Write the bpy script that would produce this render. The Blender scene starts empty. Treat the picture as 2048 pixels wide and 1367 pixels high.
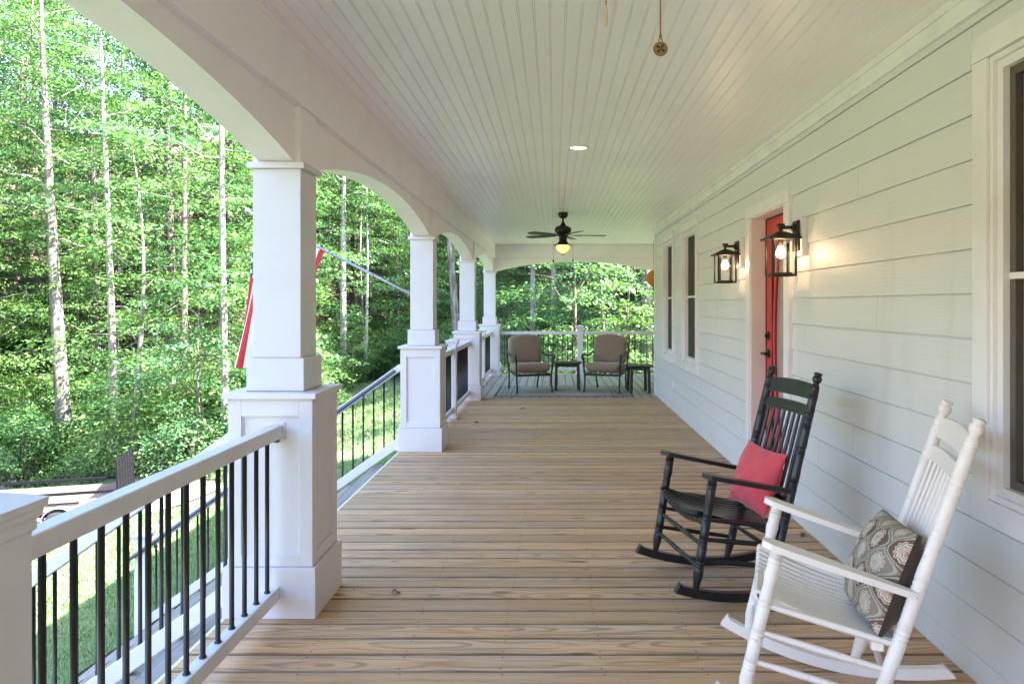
import bpy, math, random
import numpy as np
from mathutils import Vector, Matrix
R = math.radians
random.seed(7); rng = np.random.default_rng(11)
scene = bpy.context.scene
col = scene.collection

# ---------------------------------------------------------------- tagging
def tag(o, label=None, cat=None, group=None, kind=None):
    if label: o['label'] = label
    if cat: o['category'] = cat
    if group: o['group'] = group
    if kind: o['kind'] = kind
    return o

def empty(name, loc=(0, 0, 0), rz=0.0, label=None, cat=None, group=None):
    o = bpy.data.objects.new(name, None)
    o.empty_display_size = 0.1
    col.objects.link(o)
    o.location = loc
    o.rotation_euler = (0, 0, rz)
    return tag(o, label, cat, group)

KIDS = {}
def adopt(o, parent):
    o.parent = parent
    KIDS.setdefault(parent.as_pointer(), []).append(o)

def copy_tree(o, parent=None, mats=None):
    c = o.copy()
    col.objects.link(c)
    if parent is not None:
        adopt(c, parent)
    for ch in list(KIDS.get(o.as_pointer(), [])):
        copy_tree(ch, c)
    return c

# ---------------------------------------------------------------- mesh builder
class MB:
    def __init__(s):
        s.v = []; s.f = []; s.sm = []; s.mi = []; s.uv = []
        s.has_uv = False
    def quad(s, ps, smooth=False, mi=0, uv=None):
        b = len(s.v)
        s.v += [tuple(p) for p in ps]
        s.f.append(tuple(range(b, b + len(ps))))
        s.sm.append(smooth); s.mi.append(mi); s.uv.append(uv)
        if uv: s.has_uv = True
        return s
    def _faces(s, verts, faces, smooth=False, mi=0):
        b = len(s.v)
        s.v += [tuple(p) for p in verts]
        for f in faces:
            s.f.append(tuple(i + b for i in f)); s.sm.append(smooth); s.mi.append(mi); s.uv.append(None)
        return s
    def box(s, x0, x1, y0, y1, z0, z1, mi=0):
        v = [(x, y, z) for z in (z0, z1) for y in (y0, y1) for x in (x0, x1)]
        f = [(0, 2, 3, 1), (4, 5, 7, 6), (0, 1, 5, 4), (2, 6, 7, 3), (0, 4, 6, 2), (1, 3, 7, 5)]
        return s._faces(v, f, False, mi)
    def bar(s, p0, p1, w, h, up=(0, 0, 1), mi=0):
        p0 = Vector(p0); p1 = Vector(p1)
        d = (p1 - p0).normalized(); up = Vector(up)
        a = d.cross(up).normalized(); u = a.cross(d).normalized()
        v = []
        for p in (p0, p1):
            for sy in (-1, 1):
                for sx in (-1, 1):
                    v.append(p + a * (sx * w / 2) + u * (sy * h / 2))
        f = [(0, 2, 3, 1), (4, 5, 7, 6), (0, 1, 5, 4), (2, 6, 7, 3), (0, 4, 6, 2), (1, 3, 7, 5)]
        return s._faces(v, f, False, mi)
    def tube(s, pts, rad, n=10, mi=0, smooth=True, caps=True):
        pts = [Vector(p) for p in pts]
        if not hasattr(rad, '__len__'): rad = [rad] * len(pts)
        m = len(pts); v = []
        ref = None
        for i in range(m):
            d = (pts[min(i + 1, m - 1)] - pts[max(i - 1, 0)])
            if d.length < 1e-9: d = Vector((0, 0, 1))
            d.normalize()
            if ref is None:
                ref = Vector((1, 0, 0)) if abs(d.x) < 0.9 else Vector((0, 1, 0))
            a = ref - d * ref.dot(d)
            if a.length < 1e-6: a = d.orthogonal()
            a.normalize(); ref = a
            b = d.cross(a)
            for k in range(n):
                t = 2 * math.pi * k / n
                v.append(pts[i] + (a * math.cos(t) + b * math.sin(t)) * rad[i])
        f = []
        for i in range(m - 1):
            for k in range(n):
                k2 = (k + 1) % n
                f.append((i * n + k, i * n + k2, (i + 1) * n + k2, (i + 1) * n + k))
        s._faces(v, f, smooth, mi)
        if caps:
            s._faces(v[:n], [tuple(reversed(range(n)))], False, mi)
            s._faces(v[-n:], [tuple(range(n))], False, mi)
        return s
    def turned(s, p0, p1, prof, n=16, mi=0):
        p0 = Vector(p0); p1 = Vector(p1)
        return s.tube([p0.lerp(p1, t) for t, r in prof], [max(r, 1e-4) for t, r in prof], n, mi)
    def lathe(s, prof, c=(0, 0, 0), n=24, mi=0, smooth=True):
        v = []; f = []
        for r, z in prof:
            for k in range(n):
                t = 2 * math.pi * k / n
                v.append((c[0] + r * math.cos(t), c[1] + r * math.sin(t), c[2] + z))
        for i in range(len(prof) - 1):
            for k in range(n):
                k2 = (k + 1) % n
                f.append((i * n + k, i * n + k2, (i + 1) * n + k2, (i + 1) * n + k))
        return s._faces(v, f, smooth, mi)
    def prism(s, poly, vec, mi=0, smooth_sides=False):
        """polygon (list of 3d points) extruded by vec"""
        n = len(poly); vec = Vector(vec)
        a = [Vector(p) for p in poly]; b = [p + vec for p in a]
        v = a + b
        s._faces(v, [tuple(reversed(range(n))), tuple(range(n, 2 * n))], False, mi)
        s._faces(v, [(i, (i + 1) % n, n + (i + 1) % n, n + i) for i in range(n)], smooth_sides, mi)
        return s
    def grid(s, P, mi=0, smooth=True, uv=None):
        """P[i][j] of points"""
        ni, nj = len(P), len(P[0])
        b = len(s.v)
        for row in P: s.v += [tuple(p) for p in row]
        for i in range(ni - 1):
            for j in range(nj - 1):
                s.f.append((b + i * nj + j, b + i * nj + j + 1, b + (i + 1) * nj + j + 1, b + (i + 1) * nj + j))
                s.sm.append(smooth); s.mi.append(mi)
                if uv:
                    s.has_uv = True
                    s.uv.append([uv[i][j], uv[i][j + 1], uv[i + 1][j + 1], uv[i + 1][j]])
                else: s.uv.append(None)
        return s
    def build(s, name, mats, parent=None, bevel=None, seg=2, fixn=True, **kw):
        me = bpy.data.meshes.new(name)
        me.from_pydata(s.v, [], s.f)
        me.polygons.foreach_set('use_smooth', s.sm)
        me.polygons.foreach_set('material_index', s.mi)
        if s.has_uv:
            ul = me.uv_layers.new(name='UVMap')
            k = 0
            for fi, f in enumerate(s.f):
                u = s.uv[fi]
                for j in range(len(f)):
                    ul.data[k].uv = u[j] if u else (0, 0)
                    k += 1
        if not isinstance(mats, (list, tuple)): mats = [mats]
        for m in mats: me.materials.append(m)
        me.update()
        if fixn:
            import bmesh
            bm = bmesh.new(); bm.from_mesh(me)
            bmesh.ops.recalc_face_normals(bm, faces=bm.faces)
            bm.to_mesh(me); bm.free()
        o = bpy.data.objects.new(name, me)
        col.objects.link(o)
        if parent is not None: adopt(o, parent)
        if bevel:
            b = o.modifiers.new('edge', 'BEVEL'); b.width = bevel; b.segments = seg
            b.limit_method = 'ANGLE'; b.angle_limit = R(40)
            b.harden_normals = False
        tag(o, **kw)
        return o

# ---------------------------------------------------------------- shader helpers
def newmat(name):
    m = bpy.data.materials.new(name); m.use_nodes = True
    nt = m.node_tree
    return m, nt, nt.nodes['Principled BSDF']
def nd(nt, typ, **kw):
    n = nt.nodes.new(typ)
    for k, v in kw.items(): setattr(n, k, v)
    return n
def put(nt, sock, val):
    if hasattr(val, 'is_linked') or hasattr(val, 'links'): nt.links.new(val, sock)
    else:
        if sock.type == 'RGBA' and len(val) == 3: val = (*val, 1)
        sock.default_value = val
def mth(nt, op, a, b=None, c=None, clamp=False):
    n = nd(nt, 'ShaderNodeMath', operation=op); n.use_clamp = clamp
    put(nt, n.inputs[0], a)
    if b is not None: put(nt, n.inputs[1], b)
    if c is not None: put(nt, n.inputs[2], c)
    return n.outputs[0]
def mix(nt, fac, a, b, bt='MIX'):
    n = nd(nt, 'ShaderNodeMix', data_type='RGBA', blend_type=bt)
    put(nt, n.inputs[0], fac); put(nt, n.inputs[6], a); put(nt, n.inputs[7], b)
    return n.outputs[2]
def sstep(nt, x, e0, e1):
    n = nd(nt, 'ShaderNodeMapRange', interpolation_type='SMOOTHSTEP')
    put(nt, n.inputs[0], x); n.inputs[1].default_value = e0; n.inputs[2].default_value = e1
    return n.outputs[0]
def ramp(nt, fac, stops):
    n = nd(nt, 'ShaderNodeValToRGB')
    e = n.color_ramp.elements
    while len(e) < len(stops): e.new(0.5)
    for i, (p, c) in enumerate(stops):
        e[i].position = p; e[i].color = (*c, 1) if len(c) == 3 else c
    put(nt, n.inputs[0], fac)
    return n.outputs[0]
def noise(nt, vec, scale, detail=3, rough=0.5, dist=0.0, dim='3D'):
    n = nd(nt, 'ShaderNodeTexNoise', noise_dimensions=dim)
    if vec is not None: nt.links.new(vec, n.inputs['Vector'])
    n.inputs['Scale'].default_value = scale; n.inputs['Detail'].default_value = detail
    n.inputs['Roughness'].default_value = rough; n.inputs['Distortion'].default_value = dist
    return n
def mapping(nt, vec, scale=(1, 1, 1), loc=(0, 0, 0), rot=(0, 0, 0)):
    n = nd(nt, 'ShaderNodeMapping')
    nt.links.new(vec, n.inputs['Vector'])
    n.inputs['Scale'].default_value = scale; n.inputs['Location'].default_value = loc; n.inputs['Rotation'].default_value = rot
    return n.outputs[0]
def objco(nt): return nd(nt, 'ShaderNodeTexCoord').outputs['Object']
def uvco(nt): return nd(nt, 'ShaderNodeTexCoord').outputs['UV']
def bump(nt, bsdf, h, strength=0.3, dist=0.01):
    b = nd(nt, 'ShaderNodeBump'); b.inputs['Strength'].default_value = strength; b.inputs['Distance'].default_value = dist
    nt.links.new(h, b.inputs['Height']); nt.links.new(b.outputs[0], bsdf.inputs['Normal'])

def paint(name, colr, rough=0.45, grime=0.06, grain=None, bump_s=0.12, spec=0.4, gscale=3.0):
    m, nt, b = newmat(name)
    co = objco(nt)
    n1 = noise(nt, co, gscale, 4, 0.6)
    dark = tuple(c * (1 - grime * 2.2) for c in colr)
    c = mix(nt, sstep(nt, n1.outputs[0], 0.42, 0.72), colr, dark)
    if grain:
        v = mapping(nt, co, grain)
        n2 = noise(nt, v, 1.0, 5, 0.65, 0.6)
        bump(nt, b, n2.outputs[0], bump_s, 0.004)
    else:
        n2 = noise(nt, co, 60, 3, 0.6)
        bump(nt, b, n2.outputs[0], bump_s * 0.5, 0.002)
    nt.links.new(c, b.inputs['Base Color'])
    put(nt, b.inputs['Roughness'], mth(nt, 'ADD', mth(nt, 'MULTIPLY', n1.outputs[0], 0.2), rough - 0.1))
    b.inputs['Specular IOR Level'].default_value = spec
    return m
def plain(name, colr, rough=0.5, metal=0.0, spec=0.5, var=0.0, scale=8):
    m, nt, b = newmat(name)
    if var:
        n1 = noise(nt, objco(nt), scale, 4, 0.6)
        c = mix(nt, n1.outputs[0], tuple(x * (1 - var) for x in colr), tuple(min(1, x * (1 + var)) for x in colr))
        nt.links.new(c, b.inputs['Base Color'])
        put(nt, b.inputs['Roughness'], mth(nt, 'ADD', mth(nt, 'MULTIPLY', n1.outputs[0], 0.25), rough - 0.12))
    else:
        b.inputs['Base Color'].default_value = (*colr, 1); b.inputs['Roughness'].default_value = rough
    b.inputs['Metallic'].default_value = metal; b.inputs['Specular IOR Level'].default_value = spec
    return m
def emit(name, colr, strength):
    m, nt, b = newmat(name)
    b.inputs['Base Color'].default_value = (*colr, 1)
    b.inputs['Emission Color'].default_value = (*colr, 1); b.inputs['Emission Strength'].default_value = strength
    return m
def clear_glass(name, tint=(0.95, 0.97, 0.96), ior=1.45):
    m, nt, b = newmat(name)
    nt.nodes.remove(b)
    out = nt.nodes['Material Output']
    t = nd(nt, 'ShaderNodeBsdfTransparent'); t.inputs[0].default_value = (*tint, 1)
    g = nd(nt, 'ShaderNodeBsdfGlossy'); g.inputs['Roughness'].default_value = 0.03
    fr = nd(nt, 'ShaderNodeFresnel'); fr.inputs[0].default_value = ior
    ms = nd(nt, 'ShaderNodeMixShader')
    nt.links.new(fr.outputs[0], ms.inputs[0]); nt.links.new(t.outputs[0], ms.inputs[1]); nt.links.new(g.outputs[0], ms.inputs[2])
    nt.links.new(ms.outputs[0], out.inputs[0])
    return m

M = {}
M['beam'] = paint('lifted_beam_white', (0.87, 0.82, 0.83), 0.42, 0.02, grain=(14, 120, 14))  # the columns' white, lightened to make up for light missing up here
M['white'] = paint('dimmed_column_white', (0.635, 0.612, 0.648), 0.42, 0.02, grain=(14, 14, 120))  # same white darkened against the open sky, lavender shade tint mixed in
M['trim'] = paint('trim_paint', (0.76, 0.74, 0.755), 0.42, 0.05)
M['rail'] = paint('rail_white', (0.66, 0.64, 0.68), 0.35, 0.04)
M['ceiling'] = paint('ceiling_paint', (0.89, 0.835, 0.85), 0.33, 0.015, gscale=1.2, bump_s=0.1)
M['black'] = plain('black_metal', (0.012, 0.012, 0.013), 0.38, 0.0, 0.5, 0.3, 30)
M['bronze'] = plain('bronze_metal', (0.022, 0.016, 0.012), 0.36, 0.3, 0.5, 0.4, 25)
M['aluminium'] = plain('pole_metal', (0.26, 0.27, 0.31), 0.4, 0.5, 0.5, 0.1)

def siding_mat():
    m, nt, b = newmat('siding_paint')
    co = objco(nt)
    n0 = noise(nt, co, 0.9, 3, 0.5)
    # faint vertical weather streaks and dust
    st = noise(nt, mapping(nt, co, (2, 3.2, 0.5)), 1.0, 4, 0.6)
    c = mix(nt, sstep(nt, st.outputs[0], 0.55, 0.8), (0.665, 0.668, 0.672), (0.58, 0.588, 0.57))
    nt.links.new(c, b.inputs['Base Color'])
    # embossed cedar grain along the board
    g = noise(nt, mapping(nt, co, (20, 1.6, 75)), 1.0, 6, 0.62, 1.4)
    wv = nd(nt, 'ShaderNodeTexWave', wave_type='BANDS', bands_direction='Z')
    nt.links.new(mapping(nt, co, (1, 0.12, 1)), wv.inputs['Vector'])
    wv.inputs['Scale'].default_value = 26; wv.inputs['Distortion'].default_value = 9.0
    wv.inputs['Detail'].default_value = 3; wv.inputs['Detail Scale'].default_value = 1.3
    h = mth(nt, 'ADD', mth(nt, 'MULTIPLY', g.outputs[0], 0.7), mth(nt, 'MULTIPLY', wv.outputs['Fac'], 0.22))
    bump(nt, b, h, 0.5, 0.004)
    put(nt, b.inputs['Roughness'], mth(nt, 'ADD', mth(nt, 'MULTIPLY', n0.outputs[0], 0.25), 0.28))
    return m
M['siding'] = siding_mat()

def deck_mat(name, warm, grey, greyness):
    m, nt, b = newmat(name)
    uv = uvco(nt)
    sep = nd(nt, 'ShaderNodeSeparateXYZ'); nt.links.new(uv, sep.inputs[0])
    u, v = sep.outputs[0], sep.outputs[1]
    geo = nd(nt, 'ShaderNodeNewGeometry'); rnd = geo.outputs['Random Per Island']
    wn = nd(nt, 'ShaderNodeTexWhiteNoise', noise_dimensions='1D'); nt.links.new(rnd, wn.inputs['W'])
    rs = nd(nt, 'ShaderNodeSeparateColor'); nt.links.new(wn.outputs['Color'], rs.inputs[0])
    r1, r2, r3 = rs.outputs[0], rs.outputs[1], rs.outputs[2]
    off = mth(nt, 'MULTIPLY', rnd, 913.0)
    cb = nd(nt, 'ShaderNodeCombineXYZ')
    put(nt, cb.inputs[0], mth(nt, 'ADD', u, off)); put(nt, cb.inputs[1], v); put(nt, cb.inputs[2], off)
    p = cb.outputs[0]
    # slice through a log: ring distance
    low = noise(nt, mapping(nt, p, (0.9, 2.0, 1)), 1.0, 2, 0.5)
    low2 = noise(nt, mapping(nt, p, (2.6, 9.0, 1)), 1.0, 3, 0.5)
    a = mth(nt, 'ADD', v, mth(nt, 'MULTIPLY', mth(nt, 'SUBTRACT', r1, 0.5), 0.30))
    a = mth(nt, 'ADD', a, mth(nt, 'MULTIPLY', mth(nt, 'SUBTRACT', low2.outputs[0], 0.5), 0.020))
    d = mth(nt, 'ADD', mth(nt, 'MULTIPLY', low.outputs[0], 0.13), mth(nt, 'MULTIPLY', r2, 0.05))
    r = mth(nt, 'SQRT', mth(nt, 'ADD', mth(nt, 'MULTIPLY', a, a), mth(nt, 'MULTIPLY', d, d)))
    ph = mth(nt, 'FRACT', mth(nt, 'MULTIPLY', r, 105.0))
    late = mth(nt, 'MULTIPLY', sstep(nt, ph, 0.50, 0.86), mth(nt, 'SUBTRACT', 1.0, sstep(nt, ph, 0.92, 1.0)))
    fib = noise(nt, mapping(nt, p, (3.0, 190, 1)), 1.0, 3, 0.7)
    blot = noise(nt, mapping(nt, p, (1.3, 6, 1)), 1.0, 4, 0.6)
    brk = noise(nt, mapping(nt, p, (2.2, 14, 1)), 1.0, 3, 0.6)
    base = mix(nt, r3, tuple(c * 0.70 for c in warm), tuple(min(1, c * 1.18) for c in warm))
    gfac = mth(nt, 'ADD', mth(nt, 'MULTIPLY', sstep(nt, blot.outputs[0], 0.35, 0.7), 0.55), greyness - 0.25, clamp=True)
    base = mix(nt, gfac, base, grey)
    dk = mix(nt, 0.62, base, (0.10, 0.05, 0.03), 'MULTIPLY')
    c = mix(nt, mth(nt, 'MULTIPLY', late, mth(nt, 'MULTIPLY', mth(nt, 'ADD', mth(nt, 'MULTIPLY', r3, 0.35), 0.48), sstep(nt, brk.outputs[0], 0.25, 0.6))), base, dk)
    c = mix(nt, mth(nt, 'MULTIPLY', sstep(nt, fib.outputs[0], 0.46, 0.72), 0.6), c, tuple(x * 0.42 for x in warm))
    stk = noise(nt, mapping(nt, p, (1.5, 62, 1)), 1.0, 4, 0.62, 0.4)
    c = mix(nt, mth(nt, 'MULTIPLY', sstep(nt, stk.outputs[0], 0.51, 0.68), 0.70), c, tuple(x * 0.30 for x in warm))
    lgt = noise(nt, mapping(nt, p, (0.8, 34, 3)), 1.0, 3, 0.6)
    c = mix(nt, mth(nt, 'MULTIPLY', sstep(nt, lgt.outputs[0], 0.52, 0.75), 0.35), c, tuple(min(1, x * 1.3) for x in grey))
    # dark weathering streaks near the board edges
    edge = mth(nt, 'ABSOLUTE', v)
    en = noise(nt, mapping(nt, p, (5, 30, 1)), 1.0, 3, 0.6)
    ew = sstep(nt, mth(nt, 'ADD', edge, mth(nt, 'MULTIPLY', en.outputs[0], 0.02)), 0.066, 0.082)
    c = mix(nt, mth(nt, 'MULTIPLY', ew, 0.72), c, (0.05, 0.034, 0.025))
    # knots
    vo = nd(nt, 'ShaderNodeTexVoronoi', feature='F1', voronoi_dimensions='2D')
    nt.links.new(mapping(nt, p, (1.1, 4.0, 1)), vo.inputs['Vector']); vo.inputs['Scale'].default_value = 1.0
    kn = mth(nt, 'SUBTRACT', 1.0, sstep(nt, vo.outputs['Distance'], 0.03, 0.085))
    ksel = sstep(nt, r2, 0.55, 0.6)
    kn = mth(nt, 'MULTIPLY', kn, ksel)
    c = mix(nt, mth(nt, 'MULTIPLY', kn, 0.7), c, (0.075, 0.04, 0.025))
    # screw heads every 0.405 m, two per joist
    fu = mth(nt, 'MULTIPLY', mth(nt, 'SUBTRACT', mth(nt, 'FRACT', mth(nt, 'MULTIPLY', mth(nt, 'ADD', u, mth(nt, 'MULTIPLY', r1, 0.02)), 1 / 0.405)), 0.5), 0.405)
    fv = mth(nt, 'SUBTRACT', edge, 0.048)
    dd = mth(nt, 'SQRT', mth(nt, 'ADD', mth(nt, 'MULTIPLY', fu, fu), mth(nt, 'MULTIPLY', fv, fv)))
    sc = mth(nt, 'SUBTRACT', 1.0, sstep(nt, dd, 0.0030, 0.0052))
    c = mix(nt, sc, c, (0.03, 0.025, 0.022))
    nt.links.new(c, b.inputs['Base Color'])
    put(nt, b.inputs['Roughness'], mth(nt, 'ADD', mth(nt, 'MULTIPLY', blot.outputs[0], 0.25), 0.42))
    b.inputs['Specular IOR Level'].default_value = 0.35
    h = mth(nt, 'SUBTRACT', mth(nt, 'ADD', mth(nt, 'MULTIPLY', late, 0.5), mth(nt, 'MULTIPLY', fib.outputs[0], 0.6)), mth(nt, 'MULTIPLY', sc, 2.0))
    bump(nt, b, h, 0.45, 0.002)
    return m
M['deck'] = deck_mat('weathered_pine', (0.63, 0.375, 0.195), (0.52, 0.40, 0.325), 0.20)
M['deck_grey'] = deck_mat('grey_pine', (0.40, 0.335, 0.285), (0.40, 0.365, 0.345), 0.75)
M['tread'] = deck_mat('stair_pine', (0.34, 0.27, 0.22), (0.33, 0.30, 0.29), 0.65)

# ---------------------------------------------------------------- camera
H = 1.46
F, VX, VY = 1480.0, 1108.0, 608.0
cam = bpy.data.cameras.new('camera'); camo = bpy.data.objects.new('camera', cam); col.objects.link(camo)
camo.location = (0, 0, H); camo.rotation_euler = (R(90), 0, 0)
cam.sensor_width = 36; cam.lens = 36 * F / 2048
cam.shift_x = -(VX - 1024) / 2048; cam.shift_y = -(683.5 - VY) / 2048
cam.clip_end = 600; cam.clip_start = 0.05
scene.camera = camo
# ================================================================ HOUSE
XW = 1.63; CZ = 2.68; YB = -4.6; YC = 11.95; YF = 15.257
house = empty('house', (XW, 0, 0), label='pale grey lap sided house with white trim and a covered porch', cat='house')
def hb(mb, name, mat, parent=house, **kw):      # build in world coords under a moved parent
    off = Vector((0, 0, 0)); p = parent
    while p is not None: off += p.location; p = p.parent
    mb.v = [(x - off.x, y - off.y, z - off.z) for x, y, z in mb.v]
    return mb.build(name, mat, parent, **kw)

# openings in the wall: Y0,Y1,z0,z1 of casing outside
WIN = [(1.74, 2.845, 0.642, 2.47), (8.35, 9.39, 0.655, 2.447), (10.01, 11.0, 0.655, 2.45)]
DOOR = (5.068, 6.208, 0.0, 2.255)
opens = [(a + .05, b - .05, c + .05, d - .05) for a, b, c, d in WIN] + [(DOOR[0] + .05, DOOR[1] - .05, -0.3, DOOR[3] - .05)]
sd = MB()
zk = 1.503 - 9 * 0.1742
k = 0
def xs(z, z0): return XW - 0.001 + (z - z0) / 0.1742 * 0.0085
while zk < CZ:
    z0, z1 = zk, min(zk + 0.1742, CZ)
    GR = .0050 if z1 > 1.35 else .0085
    cuts = sorted({z0, z1} | {e for o in opens for e in o[2:] if z0 < e < z1})
    joints = [YB]
    y = YB + [1.3, 2.9, 0.4, 2.1][k % 4] + random.uniform(-.3, .3)
    while y < YC - .4:
        joints.append(y); y += 3.66
    joints.append(YC - 0.09)
    cuts = sorted(set(cuts) | {z1 - GR})
    for ci in range(len(cuts) - 1):
        a, b_ = cuts[ci], cuts[ci + 1]
        inset = .008 if a >= z1 - GR - .0001 else 0.0
        iv = [(YB, YC - 0.09)]
        for o in opens:
            if o[2] < (a + b_) / 2 < o[3]:
                niv = []
                for s, e in iv:
                    if o[1] <= s or o[0] >= e: niv.append((s, e)); continue
                    if o[0] > s: niv.append((s, o[0]))
                    if o[1] < e: niv.append((o[1], e))
                iv = niv
        for s, e in iv:
            js = [s] + [j for j in joints if s < j < e] + [e]
            for q in range(len(js) - 1):
                ya, yb = js[q], js[q + 1]
                if q > 0: ya += 0.0014
                sd.quad([(xs(a, z0) + inset, ya, a), (xs(a, z0) + inset, yb, a), (xs(b_, z0) + inset, yb, b_), (xs(b_, z0) + inset, ya, b_)])
                if inset: sd.quad([(xs(a, z0), ya, a), (xs(a, z0), yb, a), (xs(a, z0) + inset, yb, a), (xs(a, z0) + inset, ya, a)])
                if ci == 0:   # butt of the board
                    sd.quad([(XW + .03, ya, a), (XW + .03, yb, a), (xs(a, z0), yb, a), (xs(a, z0), ya, a)])
    zk += 0.1742; k += 1
hb(sd, 'siding', M['siding'], fixn=False)
M['core'] = plain('dark_interior', (0.03, 0.028, 0.026), 0.9)
core = MB().box(XW + 0.22, 9, YB, YC - .02, -2.4, 2.75)
core.box(XW + .04, XW + .22, YB, 1.79, -.3, 2.75).box(XW + .04, XW + .22, 2.795, 5.118, -.3, 2.75).box(XW + .04, XW + .22, 6.158, 8.4, -.3, 2.75)
core.box(XW + .04, XW + .22, 9.34, 10.06, -.3, 2.75).box(XW + .04, XW + .22, 10.95, YC - .02, -.3, 2.75)
core.box(XW + .04, XW + .22, 1.79, 2.795, -.3, .69).box(XW + .04, XW + .22, 8.4, 9.34, -.3, .70).box(XW + .04, XW + .22, 10.06, 10.95, -.3, .70)
core.box(XW + .04, XW + .22, 1.79, 2.795, 2.42, 2.75).box(XW + .04, XW + .22, 5.118, 6.158, 2.21, 2.75).box(XW + .04, XW + .22, 8.4, 9.34, 2.40, 2.75).box(XW + .04, XW + .22, 10.06, 10.95, 2.40, 2.75)
hb(core, 'wall_core', M['core'])
# corner board, end wall, frieze under the ceiling
cb = MB().box(XW - .014, XW + .03, YC - .09, YC + .012, -.2, CZ - .002)
hb(cb, 'corner_board', M['trim'], bevel=.003)
ew = MB()
z = -0.07
while z < CZ:
    ew.quad([(XW + .03, YC + .010, z), (9, YC + .010, z), (9, YC, min(z + .1742, CZ)), (XW + .03, YC, min(z + .1742, CZ))])
    z += .1742
hb(ew, 'end_wall', M['siding'], fixn=False)
fb = MB().box(XW - .022, XW + .02, YB, YC - .002, 2.578, CZ)
for i in range(1):
    pass
# small cove against the ceiling
poly = [(XW - .022, 0, CZ - .03), (XW - .030, 0, CZ - .028), (XW - .040, 0, CZ - .016), (XW - .044, 0, CZ - .001), (XW - .022, 0, CZ - .001)]
fb.prism([(x, YB, z) for x, y, z in poly], (0, YC - YB - .002, 0))
hb(fb, 'frieze_board', M['trim'], bevel=.002)

# beadboard ceiling
prof = []
x = -1.22; per = 0.0672
pts = [(0, 0), (.0560, 0), (.0574, .0036), (.0583, .0036), (.0595, .0002), (.0635, .0002), (.0647, .0036), (.0656, .0036)]
while x < 6.2:
    prof += [(x + a, CZ + b) for a, b in pts]; x += per
pm = [p for p in prof if p[0] <= XW + .02] + [(XW + .02, CZ)]
cm = MB()
def strip(mb, pr, ya, yb):
    for i in range(len(pr) - 1):
        (xa, za), (xb, zb) = pr[i], pr[i + 1]
        mb.quad([(xa, ya, za), (xb, ya, zb), (xb, yb, zb), (xa, yb, za)])
strip(cm, pm, YB, YC)
strip(cm, prof, YC, YF + .1)
hb(cm, 'porch_ceiling', M['ceiling'], fixn=False)
# roof: simple gable over porch and house
M['shingle'] = plain('asphalt_shingle', (0.09, 0.085, 0.08), 0.9, var=.4, scale=12)
rf = MB()
ya, yb = YB - .5, YF + .62
rf.prism([(-1.80, ya, CZ + .10), (-1.80, ya, CZ + .25), (4.4, ya, CZ + 3.0), (10.6, ya, CZ + .25), (10.6, ya, CZ + .10)], (0, yb - ya, 0))
hb(rf, 'roof', M['shingle'])
sf = MB().box(-1.78, -1.46, ya + .05, yb - .05, CZ + .03, CZ + .09)
hb(sf, 'soffit', M['trim'])

# beams: frieze band and arch panels
COLX = -1.3235; COLY = [-0.223, 3.647, 7.517, 11.387, 15.257]
XA0, XA1 = -1.408, -1.238      # arch thickness
ZS, ZA, ZB = 2.137, 2.337, 2.405
bm_ = MB()
bm_.box(-1.45, -1.195, YB, 5.45, ZB, CZ + .06).box(-1.45, -1.195, 5.4525, YF + .14, ZB, CZ + .06)
bm_.box(-1.195, 2.33, YF - .13, YF + .14, ZB, CZ + .06)
# bead at ceiling
bm_.prism([(-1.195, YB, CZ - .022), (-1.183, YB, CZ - .018), (-1.177, YB, CZ - .0005), (-1.195, YB, CZ - .0005)], (0, YF - .13 - YB, 0))
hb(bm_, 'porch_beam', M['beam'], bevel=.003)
def arch(a0, a1, along, c0, c1):
    """segmental arch panel between a0..a1 along axis, thickness c0..c1"""
    n = 28; s = (a1 - a0) / 2; rise = ZA - ZS
    Rr = (s * s + rise * rise) / (2 * rise); zc = ZA - Rr
    mb = MB(); lower = []
    for i in range(n + 1):
        a = a0 + (a1 - a0) * i / n
        lower.append((a, zc + math.sqrt(max(0, Rr * Rr - (a - (a0 + s)) ** 2))))
    def P(a, c, z): return (c, a, z) if along == 'y' else (a, c, z)
    for i in range(n):
        (a, z1), (b, z2) = lower[i], lower[i + 1]
        mb.quad([P(a, c1, z1), P(b, c1, z2), P(b, c1, ZB + .001), P(a, c1, ZB + .001)])
        mb.quad([P(a, c0, z1), P(b, c0, z2), P(b, c0, ZB + .001), P(a, c0, ZB + .001)])
        mb.quad([P(a, c0, z1), P(b, c0, z2), P(b, c1, z2), P(a, c1, z1)], smooth=True)
    # thin edging strip along the outer edge of the soffit
    return mb
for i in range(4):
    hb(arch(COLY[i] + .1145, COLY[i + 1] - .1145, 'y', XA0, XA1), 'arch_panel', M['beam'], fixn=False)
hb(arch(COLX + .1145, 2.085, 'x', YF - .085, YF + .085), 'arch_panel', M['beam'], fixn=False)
hb(arch(-4.1, COLY[0] - .1145, 'y', XA0, XA1), 'arch_panel', M['beam'], fixn=False)

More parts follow.
